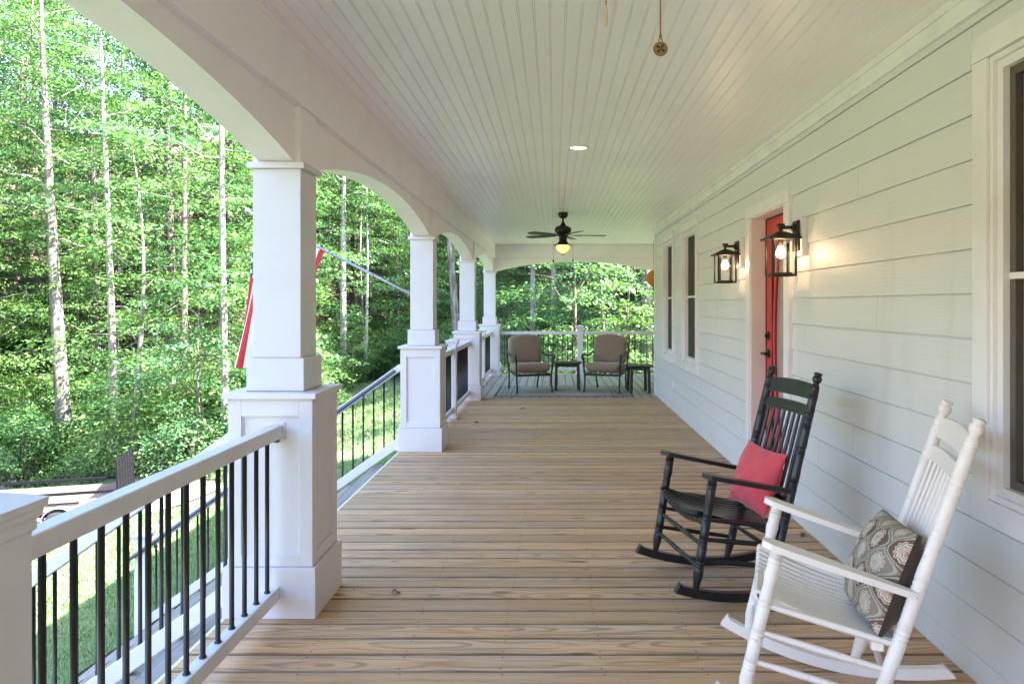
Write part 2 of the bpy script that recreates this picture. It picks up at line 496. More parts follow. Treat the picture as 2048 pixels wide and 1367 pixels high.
# windows
def screen_mat(name, c):
    m, nt, b = newmat(name)
    co = objco(nt)
    n1 = noise(nt, co, 2.2, 4, .6)
    nt.links.new(mix(nt, n1.outputs[0], tuple(x * .75 for x in c), tuple(x * 1.25 for x in c)), b.inputs['Base Color'])
    b.inputs['Roughness'].default_value = .6; b.inputs['Specular IOR Level'].default_value = .25
    ck = nd(nt, 'ShaderNodeTexChecker'); ck.inputs['Scale'].default_value = 700
    nt.links.new(co, ck.inputs['Vector'])
    bump(nt, b, ck.outputs['Fac'], .3, .001)
    return m
M['screen'] = screen_mat('insect_screen', (0.040, 0.040, 0.030))
M['screen_brown'] = screen_mat('dusty_screen', (0.115, 0.098, 0.085))
M['pane'] = plain('window_pane', (0.012, 0.013, 0.012), 0.06, 0, 0.6)
M['sash_dark'] = plain('bronze_sash', (0.10, 0.085, 0.075), 0.5, var=.2)
for wi, (a, b, z0, z1) in enumerate(WIN):
    w = empty('window'); w.location = (0, (a + b) / 2, (z0 + z1) / 2); adopt(w, house)
    cw = .094; X0, X1 = XW - .024, XW + .03
    f = MB().box(X0, X1, a, a + cw, z0, z1 - cw).box(X0, X1, b - cw, b, z0, z1 - cw)
    f.box(X0 - .003, X1, a, b, z1 - cw + .0015, z1)
    f.box(X0, X1, a + cw + .001, b - cw - .001, z0, z0 + cw)
    hb(f, 'casing', M['trim'], w, bevel=.002)
    # brick mould
    t = .055; A, B, Z0, Z1 = a + cw + .001, b - cw - .001, z0 + cw + .001, z1 - cw - .001
    f = MB()
    for s in (0, 1):
        o = .022 * s; x0 = XW - .012 + .016 * s; x1 = XW + .085
        tt = .022 if s == 0 else t - .022
        f.box(x0, x1, A + o, A + o + tt, Z0 + o, Z1 - o).box(x0, x1, B - o - tt, B - o, Z0 + o, Z1 - o)
        f.box(x0, x1, A + o + tt, B - o - tt, Z1 - o - tt, Z1 - o).box(x0, x1, A + o + tt, B - o - tt, Z0 + o, Z0 + o + tt)
    hb(f, 'frame', M['trim'], w, bevel=.002)
    A += t; B -= t; Z0 += t; Z1 -= t; zm = (1.563 if wi == 0 else 1.55)
    sm_ = M['sash_dark'] if wi == 0 else M['trim']
    sw = .032 if wi == 0 else .012
    f = MB()
    f.box(XW + .03, XW + .06, A, A + sw, Z0, Z1).box(XW + .03, XW + .06, B - sw, B, Z0, Z1)
    f.box(XW + .03, XW + .06, A + sw, B - sw, Z1 - sw, Z1).box(XW + .03, XW + .06, A + sw, B - sw, Z0, Z0 + sw)
    hb(f, 'sash', sm_, w, bevel=.0015)
    hb(MB().box(XW + .026, XW + .062, A + .001, B - .001, zm - .012, zm + .012), 'meeting_rail', M['trim'], w, bevel=.0015)
    if wi == 0:
        for (ya_, yb_, za_, zb_) in ((A + sw + .03, A + sw + .055, zm + .012, Z1 - sw), (B - sw - .055, B - sw - .03, zm + .012, Z1 - sw), (B - sw - .075, B - sw - .062, Z0 + sw, zm - .012)):
            hb(MB().box(XW + .064, XW + .078, ya_, yb_, za_, zb_), 'inner_stile', M['sash_dark'], w, bevel=.001)
        hb(MB().box(XW + .079, XW + .084, A + sw, B - sw, zm + .01, Z1 - sw), 'pane', M['pane'], w)
        hb(MB().box(XW + .079, XW + .084, A + sw, B - sw, Z0 + sw, zm - .01), 'pane', M['screen_brown'], w)
    else:
        hb(MB().box(XW + .045, XW + .050, A + sw - .002, B - sw + .002, zm + .01, Z1 - sw + .002), 'pane', M['screen'], w)
        hb(MB().box(XW + .045, XW + .050, A + sw - .002, B - sw + .002, Z0 + sw - .002, zm - .01), 'pane', M['screen'], w)

# front door
dr = empty('front_door'); dr.location = (0, 5.64, 1.0); adopt(dr, house)
a, b, z0, z1 = DOOR
f = MB().box(XW - .024, XW + .03, a, a + .118, .02, z1 - .092).box(XW - .024, XW + .03, b - .118, b, .02, z1 - .092).box(XW - .027, XW + .03, a, b, z1 - .0905, z1)
hb(f, 'casing', M['trim'], dr, bevel=.002)
A, B, Z1 = a + .12, b - .12, z1 - .092
M['jamb'] = paint('jamb_paint', (0.76, 0.70, 0.68), .4, .04)
f = MB().box(XW - .012, XW + .20, A - .02, A + .008, .02, Z1 + .01).box(XW - .012, XW + .20, B - .008, B + .02, .02, Z1 + .01).box(XW - .012, XW + .20, A + .008, B - .008, Z1 - .008, Z1 + .01)
hb(f, 'jamb', M['jamb'], dr, bevel=.002)
M['red'] = plain('red_paint', (0.50, 0.018, 0.022), 0.32, 0, .5, .12, 3)
M['rubber'] = plain('dark_seal', (0.01, 0.008, 0.008), 0.7)
M['doorglass'] = plain('door_glass', (0.34, 0.30, 0.29), 0.15, 0, .5, .12, 4)
XD = XW + .112
d = MB()
d.box(XD, XD + .045, B - .155, B - .022, .03, Z1 - .02).box(XD, XD + .045, A + .022, A + .155, .03, Z1 - .02)
d.box(XD, XD + .045, A + .155, B - .155, Z1 - .19, Z1 - .02).box(XD, XD + .045, A + .155, B - .155, .03, .30)
hb(d, 'slab', M['red'], dr, bevel=.003)
d = MB().box(XD - .004, XD + .05, B - .022, B - .008, .03, Z1 - .008).box(XD - .004, XD + .05, A + .008, A + .022, .03, Z1 - .008).box(XD - .004, XD + .05, A + .022, B - .022, Z1 - .02, Z1 - .008)
d.box(XD + .006, XD + .04, B - .170, B - .155, .30, Z1 - .19)
hb(d, 'weather_seal', M['rubber'], dr)
# oval light: red panel with an oval opening in front of the glass
yc, zc, ry, rz = (A + B) / 2, 1.18, .235, .80
ov = MB(); n = 48
inn = [(yc + ry * math.cos(t), zc + rz * math.sin(t)) for t in [2 * math.pi * i / n for i in range(n)]]
def rectpt(t):
    c, s = math.cos(t), math.sin(t); hw, hh = (B - A) / 2 - .17, (Z1 - .49) / 2 + .0
    k_ = min(hw / max(abs(c), 1e-6), hh / max(abs(s), 1e-6))
    return yc + c * k_, (Z1 - .19 + .30) / 2 + s * k_
out_ = [rectpt(2 * math.pi * i / n) for i in range(n)]
for i in range(n):
    j = (i + 1) % n
    ov.quad([(XD + .014, *inn[i]), (XD + .014, *inn[j]), (XD + .014, *out_[j]), (XD + .014, *out_[i])])
ov.tube([(XD + .008, y_, z_) for y_, z_ in inn + inn[:1]], .014, 8, caps=False)
hb(ov, 'panel', M['red'], dr, fixn=False)
hb(MB().box(XD + .022, XD + .028, A + .16, B - .17, .31, Z1 - .2), 'glass', M['doorglass'], dr)
for zz in (1.205, 1.06):
    hd = MB()
    hd.prism([(XD - .012, B - .085 + .026 * math.cos(t), zz + .036 * math.sin(t)) for t in [2 * math.pi * i / 16 for i in range(16)]], (.012, 0, 0))
    if zz > 1.1:
        hd.tube([(XD - .012, B - .085, 1.205), (XD - .03, B - .085, 1.205)], .016, 12)
        hb(hd, 'deadbolt', M['black'], dr)
hd.tube([(XD - .012, B - .085, 1.06), (XD - .055, B - .085, 1.06)], .011, 10)
hd.tube([(XD - .055, B - .078, 1.06), (XD - .058, B - .13, 1.062), (XD - .05, B - .185, 1.056)], [.011, .010, .008], 10)
hb(hd, 'handle', M['black'], dr)
hb(MB().box(XW - .02, XW + .2, A - .01, B + .01, .002, .03), 'threshold', plain('threshold_metal', (.3, .27, .24), .4, .5), dr, bevel=.003)

# ================================================================ DECK
M['shadow'] = plain('underside_shade', (0.035, 0.028, 0.022), 0.9)  # near-black: shade below the boards and steps put into the colour
XL, XR = -1.53, XW + .028
def plank(mb, along, c, w, l0, l1, z):
    """board with eased edges; UV: u along, v across"""
    h = w / 2; e = .004
    sec = [(-h, z - .03), (-h, z - e), (-h + e, z - e * .3), (-h + 3 * e, z), (h - 3 * e, z), (h - e, z - e * .3), (h, z - e), (h, z - .03)]
    b0 = len(mb.v)
    def P(l, s): return (l, c + s[0], s[1]) if along == 'x' else (c + s[0], l, s[1])
    mb.v += [P(l0, s) for s in sec] + [P(l1, s) for s in sec]
    mb.has_uv = True
    n = len(sec)
    for i in range(n - 1):
        mb.f.append((b0 + i, b0 + i + 1, b0 + n + i + 1, b0 + n + i)); mb.sm.append(False); mb.mi.append(0)
        mb.uv.append([(l0, sec[i][0]), (l0, sec[i + 1][0]), (l1, sec[i + 1][0]), (l1, sec[i][0])])
    for base, l in ((0, l0), (n, l1)):
        mb.f.append(tuple(b0 + base + i for i in range(n))); mb.sm.append(False); mb.mi.append(0)
        mb.uv.append([(l, s[0]) for s in sec])
deck = empty('porch_deck', (0, 0, 0)); tag(deck, kind='structure')
YS = 11.66
mb = MB(); y = 3.382 - .1455 * 57
while y + .1455 < YS + .01:
    plank(mb, 'x', y + .0727, .1410, XL + random.uniform(-.002, .002), XR - random.uniform(.004, .010), random.uniform(-.0012, .0012))
    y += .1455
YS = y
mb.build('planking', M['deck'], deck)
mb = MB(); x = XL
while x < 6.4:
    plank(mb, 'y', x + .0727, .1395, YS + .004, YF + .30, random.uniform(-.001, .001)); x += .1455
mb.build('planking', M['deck_grey'], deck)
mb = MB().box(XL + .02, XR + .3, YB - .2, YS, -.24, -.034).box(XL + .02, 6.4, YS, YF + .27, -.24, -.034)
mb.build('joists', M['shadow'], deck)  # one solid slab in place of separate joists, backing the gaps in dark
M['fascia'] = paint('fascia_paint', (0.78, 0.77, 0.77), .45, .06)
mb = MB().box(XL - .022, XL + .018, YB - .2, YF + .32, -.26, -.006).box(XL + .018, 6.4, YF + .302, YF + .325, -.26, -.006)
mb.build('fascia', M['fascia'], deck, bevel=.002)
M['brick'] = plain('foundation_wall', (0.30, 0.22, 0.18), .9, var=.25, scale=5)
MB().box(XL + .35, XL + .55, YB, YF, -3.2, -.24).build('skirt_wall', M['brick'], deck)

# ================================================================ COLUMNS
M['seam'] = plain('brown_seam', (.22, .16, .11), .9, var=.5, scale=22)  # thin brown strips just proud of the column joints
def make_column(y):
    c = empty('porch_column', (COLX, y, 0))
    h = .2165
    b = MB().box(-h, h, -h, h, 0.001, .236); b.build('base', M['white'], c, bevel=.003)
    # pedestal: recessed panels on four sides
    h = .197; d = .016; st = .062; tr = .082; br = .055; z0, z1 = .236, 1.019
    p = MB()
    p.box(-h + d, h - d, -h + d, h - d, z0, z1)
    for sx in (-1, 1):
        for sy in (-1, 1):
            xa, xb = sorted((sx * h, sx * (h - st))); ya_, yb_ = sorted((sy * h, sy * (h - st)))
            p.box(xa, xb, ya_, yb_, z0 + .0005, z1)
    for s in (-1, 1):
        ya_, yb_ = sorted((s * h, s * (h - d - .01)))
        p.box(-h + st, h - st, ya_, yb_, z0 + .0005, z0 + br).box(-h + st, h - st, ya_, yb_, z1 - tr, z1)
        p.box(ya_, yb_, -h + st, h - st, z0 + .0005, z0 + br).box(ya_, yb_, -h + st, h - st, z1 - tr, z1)
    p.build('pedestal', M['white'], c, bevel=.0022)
    # bead inside the recess
    q = MB(); w = h - st; e = .007
    for s in (-1, 1):
        for (A_, Bz) in ((-w, 0), (w - e, 0)):
            y0, y1 = sorted((s * (h - d - .001), s * (h - d + .005)))
            q.box(A_, A_ + e, y0, y1, z0 + br, z1 - tr); q.box(y0, y1, A_, A_ + e, z0 + br, z1 - tr)
        y0, y1 = sorted((s * (h - d - .001), s * (h - d + .005)))
        for zz in (z0 + br, z1 - tr - e):
            q.box(-w + e, w - e, y0, y1, zz, zz + e); q.box(y0, y1, -w + e, w - e, zz, zz + e)
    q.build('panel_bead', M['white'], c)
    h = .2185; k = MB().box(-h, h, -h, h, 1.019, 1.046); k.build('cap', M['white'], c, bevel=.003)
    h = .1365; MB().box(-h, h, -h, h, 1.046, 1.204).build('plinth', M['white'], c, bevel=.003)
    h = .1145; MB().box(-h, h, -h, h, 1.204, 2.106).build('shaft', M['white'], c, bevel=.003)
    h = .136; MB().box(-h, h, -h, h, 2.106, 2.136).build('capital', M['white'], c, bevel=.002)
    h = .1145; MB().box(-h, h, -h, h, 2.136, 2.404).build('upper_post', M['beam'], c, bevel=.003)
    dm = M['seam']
    h = .1375; MB().box(-h, h, -h, h, 1.0462, 1.0495).build('brown_seam', dm, c)
    h = .1155; MB().box(-h, h, -h, h, 1.2042, 1.2062).build('brown_seam', dm, c)
    h = .1155; MB().box(-h, h, -h, h, 2.1362, 2.1395).build('brown_seam', dm, c)
    h = .1980; MB().box(-h, h, -h, h, .2362, .2385).build('brown_seam', dm, c)
    return c
COLLAB = ['white square porch column on a panelled pedestal beside the near railing',
          'white panelled porch column holding the flagpole bracket, at the top of the stairs',
          'white panelled porch column between the two railed bays, third along the porch',
          'white corner porch column at the far end by the left armchair']
c0 = make_column(COLY[1]); cols_ = [c0]
for i in (2, 3, 4):
    c = copy_tree(c0); c.location.y = COLY[i]; cols_.append(c)
for c, l in zip(cols_, COLLAB): tag(c, l, 'column', 'porch columns')

# ================================================================ RAILINGS
NEWX = -1.30
def make_newel(loc, height, label, wid=.0575, zbase=0.0, skirt=True):
    t = empty('newel_post', loc)
    h = wid
    MB().box(-h, h, -h, h, zbase + .001, height - .055).build('sleeve', M['rail'], t, bevel=.004)
    e = MB()
    zc_ = height - .055
    prof_ = [(h + .001, -.055), (h + .006, -.05), (h + .006, -.028), (h + .014, -.016), (h + .016, -.004), (h + .022, .004), (h + .024, .022)]
    for i in range(len(prof_) - 1):
        (r0, a0), (r1, a1) = prof_[i], prof_[i + 1]
        q0 = [(-r0, -r0), (r0, -r0), (r0, r0), (-r0, r0)]; q1 = [(-r1, -r1), (r1, -r1), (r1, r1), (-r1, r1)]
        for k in range(4):
            k2 = (k + 1) % 4
            e.quad([(*q0[k], zc_ + a0), (*q0[k2], zc_ + a0), (*q1[k2], zc_ + a1), (*q1[k], zc_ + a1)])
    r = h + .024
    rr = [(-r, -r), (r, -r), (r, r), (-r, r)]; r2 = .014
    ss = [(-r2, -r2), (r2, -r2), (r2, r2), (-r2, r2)]
    for k in range(4):
        k2 = (k + 1) % 4
        e.quad([(*rr[k], zc_ + .022), (*rr[k2], zc_ + .022), (*ss[k2], zc_ + .048), (*ss[k], zc_ + .048)])
    e.quad([(*p, zc_ + .048) for p in ss])
    e.build('cap', M['rail'], t, fixn=True)
    if skirt:
        MB().box(-h - .012, h + .012, -h - .012, h + .012, zbase + .001, zbase + .04).build('base_trim', M['rail'], t, bevel=.005)
    return tag(t, label, 'newel post', 'railing posts')
ZT, ZRB = .897, .152
BAL = None
def make_baluster(parent, loc, h, name='baluster'):
    global BAL
    key = round(h, 3)
    if BAL is None: BAL = {}
    if key not in BAL:
        o = MB().tube([(0, 0, 0), (0, 0, .008), (0, 0, .008), (0, 0, h - .008), (0, 0, h - .008), (0, 0, h)], [.0135, .0135, .0097, .0097, .0135, .0135], 12).build(name, M['black'], parent)
        BAL[key] = o
    else:
        o = BAL[key].copy(); col.objects.link(o); adopt(o, parent)
    o.location = loc
    return o
def railing(p0, p1, label, n, first=None, plates=(True, True)):
    """level railing between two points on the deck"""
    p0 = Vector((*p0, 0)); p1 = Vector((*p1, 0)); d = (p1 - p0); L = d.length; d.normalize()
    t = empty('porch_railing', p0, math.atan2(d.y, d.x))
    rt = MB().box(.002, L - .002, -.0315, .0315, ZT - .062, ZT); rt.build('top_rail', M['rail'], t, bevel=.006, seg=3)
    rb = MB().box(.002, L - .002, -.027, .027, ZRB - .062, ZRB); rb.build('bottom_rail', M['rail'], t, bevel=.004)
    for k in range(n):
        xx = (first if first is not None else L / (n + 1) * .8) + k * ((L - 2 * first) / (n - 1) if first is not None else L / (n + 1))
        make_baluster(t, (xx, 0, ZRB - .001), ZT - .062 - ZRB + .002)
    for q, s in ((0, 1), (1, -1)):
        if plates[q]:
            xx = L * q
            x0, x1 = sorted((xx + s * .0005, xx + s * .006))
            bk = MB().box(x0, x1, -.042, .042, ZT - .070, ZT + .012)
            bk.build('bracket_plate', M['rail'], t, bevel=.002)
    for xx, s in ((0, 1), (L, -1)):
        for zz in (ZRB - .062, ZT - .062):
            br = MB().prism([(xx + s * .002, -.012, zz - .001), (xx + s * .03, -.012, zz - .001), (xx + s * .002, -.012, zz - .022)], (0, .024, 0))
            br.build('bracket', M['black'], t)
    return tag(t, label, 'railing', 'deck railings with black balusters')
PEDN = .197 - .016
make_newel((NEWX, 1.71, 0), 1.03, 'white newel post at the lower left corner, closest to the camera', wid=.056)
railing((NEWX, 1.767), (NEWX, COLY[1] - PEDN), 'white railing with black balusters running from the lower left newel to the nearest column', 13, first=.112, plates=(False, True))
o = None
mid = [(COLY[2] + COLY[3]) / 2, (COLY[3] + COLY[4]) / 2]
make_newel((NEWX, mid[0], 0), 1.03, 'white newel post between the second and third porch columns')
make_newel((NEWX, mid[1], 0), 1.03, 'white newel post between the third and the corner porch column')
for i, (ya, yb, l) in enumerate([(COLY[2] + PEDN, mid[0] - .058, 'short railing just past the flagpole column, before its newel post'),
                   (mid[0] + .058, COLY[3] - PEDN, 'railing section ending at the third porch column, nearer side'),
                   (COLY[3] + PEDN, mid[1] - .058, 'railing section starting at the third porch column, farther side'),
                   (mid[1] + .058, COLY[4] - PEDN, 'railing section ending at the far corner column')]):
    railing((NEWX, ya), (NEWX, yb), l, 13, first=.1)
make_newel((.54, YF + .05, 0), 1.04, 'white newel post with pyramid cap behind the two armchairs')
railing((-1.30 + PEDN, YF + .05), (.54 - .058, YF + .05), 'far end railing behind the left armchair', 15, first=.1)
railing((.54 + .058, YF + .05), (6.3, YF + .05), 'far end railing behind the right armchair', 46, first=.1)

# stairs going down to the lawn
stairs = empty('porch_stairs', (XL - .022, 5.5, 0), label='grey weathered wooden steps descending from the porch to the lawn', cat='stairs')
mb = MB()
for k in range(1, 13):
    x1 = -.2535 * (k - 1) - .001; z = -.18 * k
    for q in range(2):
        plank(mb, 'y', x1 - .0725 - q * .1455, .139, -2.6 if k == 1 else -1.88, 2.05, z)
mb.build('treads', M['tread'], stairs)
mb = MB()
for y in (-1.84, -.6, .7, 2.0):
    mb.prism([(-.002, y, -.26), (-.002, y, -.05), (-3.3, y, -2.30), (-3.3, y, -2.5)], (0, .04, 0))
mb.build('stringers', M['shadow'], stairs)
def stair_rail(y, label, grab=False):
    sl = .71; L = 2.575
    t = empty('stair_railing', (-1.545, y, 0))
    z0 = .86
    MB().bar((0.0, 0, z0 - .03), (-L, 0, z0 - .03 - sl * L), .063, .062).build('top_rail', M['rail'], t, bevel=.006, seg=3)
    MB().bar((0.0, 0, .085), (-L, 0, .085 - sl * L), .05, .085).build('bottom_rail', M['rail'], t, bevel=.004)
    k = 0; x = -.075
    while x > -L + .05:
        make_baluster(t, (x, 0, .085 + sl * x), z0 - .085 - .035); x -= .105
    if grab:
        g = MB(); pts = [(-.06, -.09, z0 + .0), (-.02, -.09, z0 - .0 + .02)]
        pts = [(-.05 - s * 2.62, -.085, z0 - .03 - sl * (.05 + s * 2.62)) for s in [i / 8 for i in range(9)]]
        e = Vector(pts[-1])
        pts += [e + Vector((-.06, 0, -.035)), e + Vector((-.10, 0, -.075)), e + Vector((-.09, 0, -.115)), e + Vector((-.055, 0, -.11))]
        g.tube(pts, .019, 10)
        for s in (.12, .5, .92):
            x = -.05 - s * 2.62
            g.tube([(x, -.085, z0 - .03 + sl * x), (x, -.08, z0 - .09 + sl * x), (x, -.03, z0 - .10 + sl * x)], .009, 8)
        g.build('grab_rail', M['iron'], t)
    return tag(t, label, 'stair railing')
M['iron'] = plain('grey_iron', (.10, .10, .13), .35, .4)
stair_rail(COLY[1], 'white stair railing descending from the nearest column, seen behind the near railing')
stair_rail(COLY[2] - .01, 'white stair railing with a dark grab rail descending from the flagpole column', True)
make_newel((-4.17, COLY[2] - .01, 0), -.83, 'white newel post out on the lawn at the foot of the stairs', zbase=-2.5, skirt=False)
# ================================================================ LANTERNS
M['bulb'] = emit('bulb_glow', (1.0, 0.60, 0.34), 9.0)
M['lantern_glass'] = clear_glass('lantern_glass')
def make_lantern(y, label):
    """origin on the wall, arm axis; local -x is out from the wall"""
    t = empty('wall_lantern', (XW, y, 1.96))
    MB().box(-.035, .012, -.085, .085, -.185, .065).build('mounting_block', M['trim'], t, bevel=.003)
    MB().box(-.052, -.035, -.055, .055, -.155, .045).build('back_plate', M['bronze'], t, bevel=.004)
    a = MB().box(-.158, -.052, -.010, .010, -.009, .013)
    a.box(-.07, -.052, -.02, .02, -.02, .02)
    a.box(-.166, -.122, -.021, .021, .008, .026)
    a.tube([(-.144, 0, .008), (-.144, 0, -.03)], .011, 10)
    a.build('arm', M['bronze'], t, bevel=.0015)
    cx = -.144; hw = .081
    r = MB()
    r1, r2 = .108, .045
    for (ra, za, rb, zb) in ((r1, -.076, r1 - .004, -.068), (r1 - .004, -.068, r2, -.036), (r2, -.036, .022, -.026)):
        q0 = [(-ra, -ra), (ra, -ra), (ra, ra), (-ra, ra)]; q1 = [(-rb, -rb), (rb, -rb), (rb, rb), (-rb, rb)]
        for k in range(4):
            k2 = (k + 1) % 4
            r.quad([(cx + q0[k][0], q0[k][1], za), (cx + q0[k2][0], q0[k2][1], za), (cx + q1[k2][0], q1[k2][1], zb), (cx + q1[k][0], q1[k][1], zb)])
    r.box(cx - r1 + .004, cx + r1 - .004, -r1 + .004, r1 - .004, -.079, -.075)
    r.build('lantern_roof', M['bronze'], t, bevel=.002)
    g = MB(); zt, zb = -.079, -.318; w = .0065
    for sx in (-1, 1):
        for sy in (-1, 1):
            g.box(cx + sx * (hw - w) - w, cx + sx * (hw - w) + w, sy * (hw - w) - w, sy * (hw - w) + w, zb, zt)
    for s in (-1, 1):
        g.box(cx - hw + 2 * w, cx + hw - 2 * w, s * (hw - w) - w + .0004, s * (hw - w) + w - .0004, zb, zb + .014)
        g.box(cx + s * (hw - w) - w + .0004, cx + s * (hw - w) + w - .0004, -hw + 2 * w, hw - 2 * w, zb, zb + .014)
    # inner tray that holds the glass
    g.box(cx - .058, cx + .058, -.058, .058, zb + .016, zb + .024)
    g.box(cx - hw + 2 * w, cx + hw - 2 * w, -.006, .006, zb + .003, zb + .0155)
    g.build('cage', M['bronze'], t, bevel=.001, seg=1)
    gl = MB().lathe([(.052, zb + .026), (.052, -.085)], (cx, 0, 0), 28)
    gl.build('glass_shade', M['lantern_glass'], t, fixn=False)
    b = MB().lathe([(.0001, -.199), (.012, -.197), (.022, -.189), (.0285, -.176), (.0295, -.165), (.026, -.150), (.018, -.134), (.0135, -.12)], (cx, 0, 0), 20)
    b.build('bulb', M['bulb'], t)
    MB().lathe([(.0001, -.12), (.0155, -.12), (.0155, -.08)], (cx, 0, 0), 16).build('socket', M['bronze'], t)
    return tag(t, label, 'wall lantern', 'lit lanterns beside the red door')
make_lantern(4.85, 'lit bronze box lantern overlapping the red door, the larger of the pair')
make_lantern(6.426, 'lit bronze box lantern between the narrow windows and the red door')

# ================================================================ CEILING FANS
M['blade'] = plain('fan_blade_wood', (0.055, 0.042, 0.028), .5, var=.3, scale=12)
M['fan_glass'] = emit('amber_fan_glass', (1.0, 0.50, 0.17), .20)
M['brass'] = plain('antique_brass', (.23, .14, .06), .4, .7, var=.3, scale=90)
M['pull_bone'] = plain('pull_ivory', (.42, .37, .28), .5)
def make_fan(loc, rot, label, chains):
    t = empty('ceiling_fan', loc, 0)
    MB().lathe([(.0001, -.001), (.052, -.001), (.064, -.008), (.066, -.03), (.058, -.058), (.032, -.076), (.014, -.082), (.0001, -.082)]).build('canopy', M['bronze'], t)
    MB().lathe([(.012, -.078), (.012, -.128), (.017, -.132), (.024, -.142), (.036, -.165), (.060, -.182)], n=20).build('downrod', M['bronze'], t)
    MB().lathe([(.0001, -.170), (.058, -.178), (.085, -.188), (.107, -.205), (.112, -.232), (.106, -.262), (.085, -.282), (.062, -.290), (.060, -.300), (.0001, -.300)], n=32).build('motor', M['bronze'], t)
    MB().lathe([(.0001, -.300), (.070, -.300), (.072, -.314), (.054, -.322), (.050, -.352), (.060, -.358), (.05, -.368), (.0001, -.368)], n=28).build('switch_housing', M['bronze'], t)
    MB().lathe([(.050, -.366), (.056, -.385), (.074, -.408), (.104, -.426), (.128, -.434), (.127, -.438), (.09, -.434), (.05, -.43)], n=32).build('light_fitter', M['bronze'], t)
    MB().lathe([(.086, -.432), (.090, -.455), (.082, -.488), (.062, -.520), (.032, -.540), (.0001, -.546)], n=28).build('lamp_glass', M['fan_glass'], t)
    cg = MB()
    for k in range(4):
        a = R(45 + 90 * k); c, s = math.cos(a), math.sin(a)
        cg.tube([(c * r_, s * r_, z) for r_, z in ((.112, -.434), (.108, -.468), (.090, -.505), (.058, -.538), (.02, -.556), (0, -.558))], .0028, 6)
    cg.lathe([(.0001, -.552), (.014, -.553), (.012, -.563), (.0001, -.568)], n=12)
    cg.build('lamp_cage', M['bronze'], t)
    for k in range(5):
        a = rot + 2 * math.pi * k / 5
        b = MB()
        nn = 10; top = []; bot = []
        for i in range(nn + 1):
            s = i / nn; r = .16 + .42 * s
            w = .043 + .020 * math.sin(min(1, s * 1.15) * math.pi * .62) - (.035 * max(0, (s - .9) / .1) ** 2)
            for sd_, lst in ((1, top), (-1, bot)):
                yy = sd_ * w; lst.append((r, yy, -.306 + yy * .15))
        b.prism(top + bot[::-1], (0, 0, .007))
        o = b.build('blade', M['blade'], t); o.rotation_euler.z = a
        i_ = MB()
        i_.prism([(.052, -.016, -.298), (.14, -.020, -.312), (.24, -.033, -.316), (.255, 0, -.309), (.24, .033, -.302), (.14, .020, -.304), (.052, .016, -.298)], (0, 0, .006))
        oo = i_.build('blade_iron', M['bronze'], o)
    for (dx, dy, z1, kind) in chains:
        q = MB()
        z0 = -.34; r0 = .05 / math.hypot(dx, dy)
        top = Vector((dx * r0, dy * r0, z0)); el = Vector((dx, dy, z0 - .05))
        pts = [top, top.lerp(el, .6) + Vector((0, 0, .02)), el]
        zz = el.z
        q.tube(pts, .0016, 6)
        while zz > z1 + .03:
            q.lathe([(.0002, 0), (.0019, -.001), (.0022, -.0025), (.0019, -.004), (.0002, -.005)], (dx, dy, zz), 6); zz -= .0052
        q.tube([(dx, dy, el.z), (dx, dy, z1 + .03)], .0009, 5)
        q.build('pull_chain', M['brass'], t)
        if kind == 'ball':
            MB().lathe([(.0001, .03), (.004, .026), (.012, .016), (.014, .006), (.009, -.006), (.0001, -.012)], (dx, dy, z1), 12).build('pull_knob', M['bronze'], t)
        elif kind == 'bone':
            MB().lathe([(.0001, .03), (.0024, .027), (.0026, .022), (.0034, .018), (.0040, 0), (.0034, -.014), (.0001, -.02)], (dx, dy, z1), 10).build('pull_knob', M['pull_bone'], t)
        else:
            p = MB(); n = 24; r = .0140
            p.prism([(dx + r * math.cos(2 * math.pi * i / n), dy - .002, z1 + r * math.sin(2 * math.pi * i / n)) for i in range(n)], (0, .004, 0))
            p.tube([(dx + r * math.cos(2 * math.pi * i / n), dy - .0005, z1 + r * math.sin(2 * math.pi * i / n)) for i in range(n + 1)], .0022, 6, caps=False)
            p.tube([(dx + .004 * math.cos(2 * math.pi * i / 10), dy, z1 + r + .004 + .004 * math.sin(2 * math.pi * i / 10)) for i in range(11)], .0013, 5, caps=False)
            p.lathe([(.0001, .012), (.003, .009), (.0035, .003), (.0001, 0)], (dx, dy, z1 + r + .008), 8)
            med = p.build('pull_medallion', M['brass'], t)
            x = MB()
            for aa in range(4):
                a = R(45 + 90 * aa + 8)
                c, s = math.cos(a), math.sin(a)
                x.prism([(dx + c * q_[0] - s * q_[1], dy - .0032, z1 + s * q_[0] + c * q_[1]) for q_ in ((.0015, -.0008), (.006, -.0024), (.0105, -.0022), (.0115, 0), (.0105, .0022), (.006, .0024), (.0015, .0008))], (0, .002, 0))
            x.build('fan_emblem', M['bronze'], med)
    return tag(t, label, 'ceiling fan', 'bronze ceiling fans of the porch')
make_fan((.12, 9.87, CZ), R(4), 'bronze ceiling fan with a lit amber lamp, wholly in view down the porch', [(-.13, -.02, -.655, 'ball'), (.132, -.02, -.648, 'ball')])
make_fan((.17, 1.50, CZ), R(28), 'ceiling fan above the camera whose round medallion pull chain hangs into view', [(.063, .12, -.662, 'medal'), (-.056, .12, -.595, 'bone')])

# recessed light
M['can'] = emit('downlight_glow', (1.0, 0.78, 0.58), .32)
t = empty('recessed_light', (.19, 5.77, CZ), label='lit round recessed downlight in the beadboard ceiling', cat='ceiling light')
MB().lathe([(.064, .001), (.066, -.006), (.082, -.007), (.087, -.002), (.087, .001)], n=36).build('trim_ring', M['trim'], t)
MB().lathe([(.0001, -.002), (.0645, -.002)], n=36).build('lens', M['can'], t)

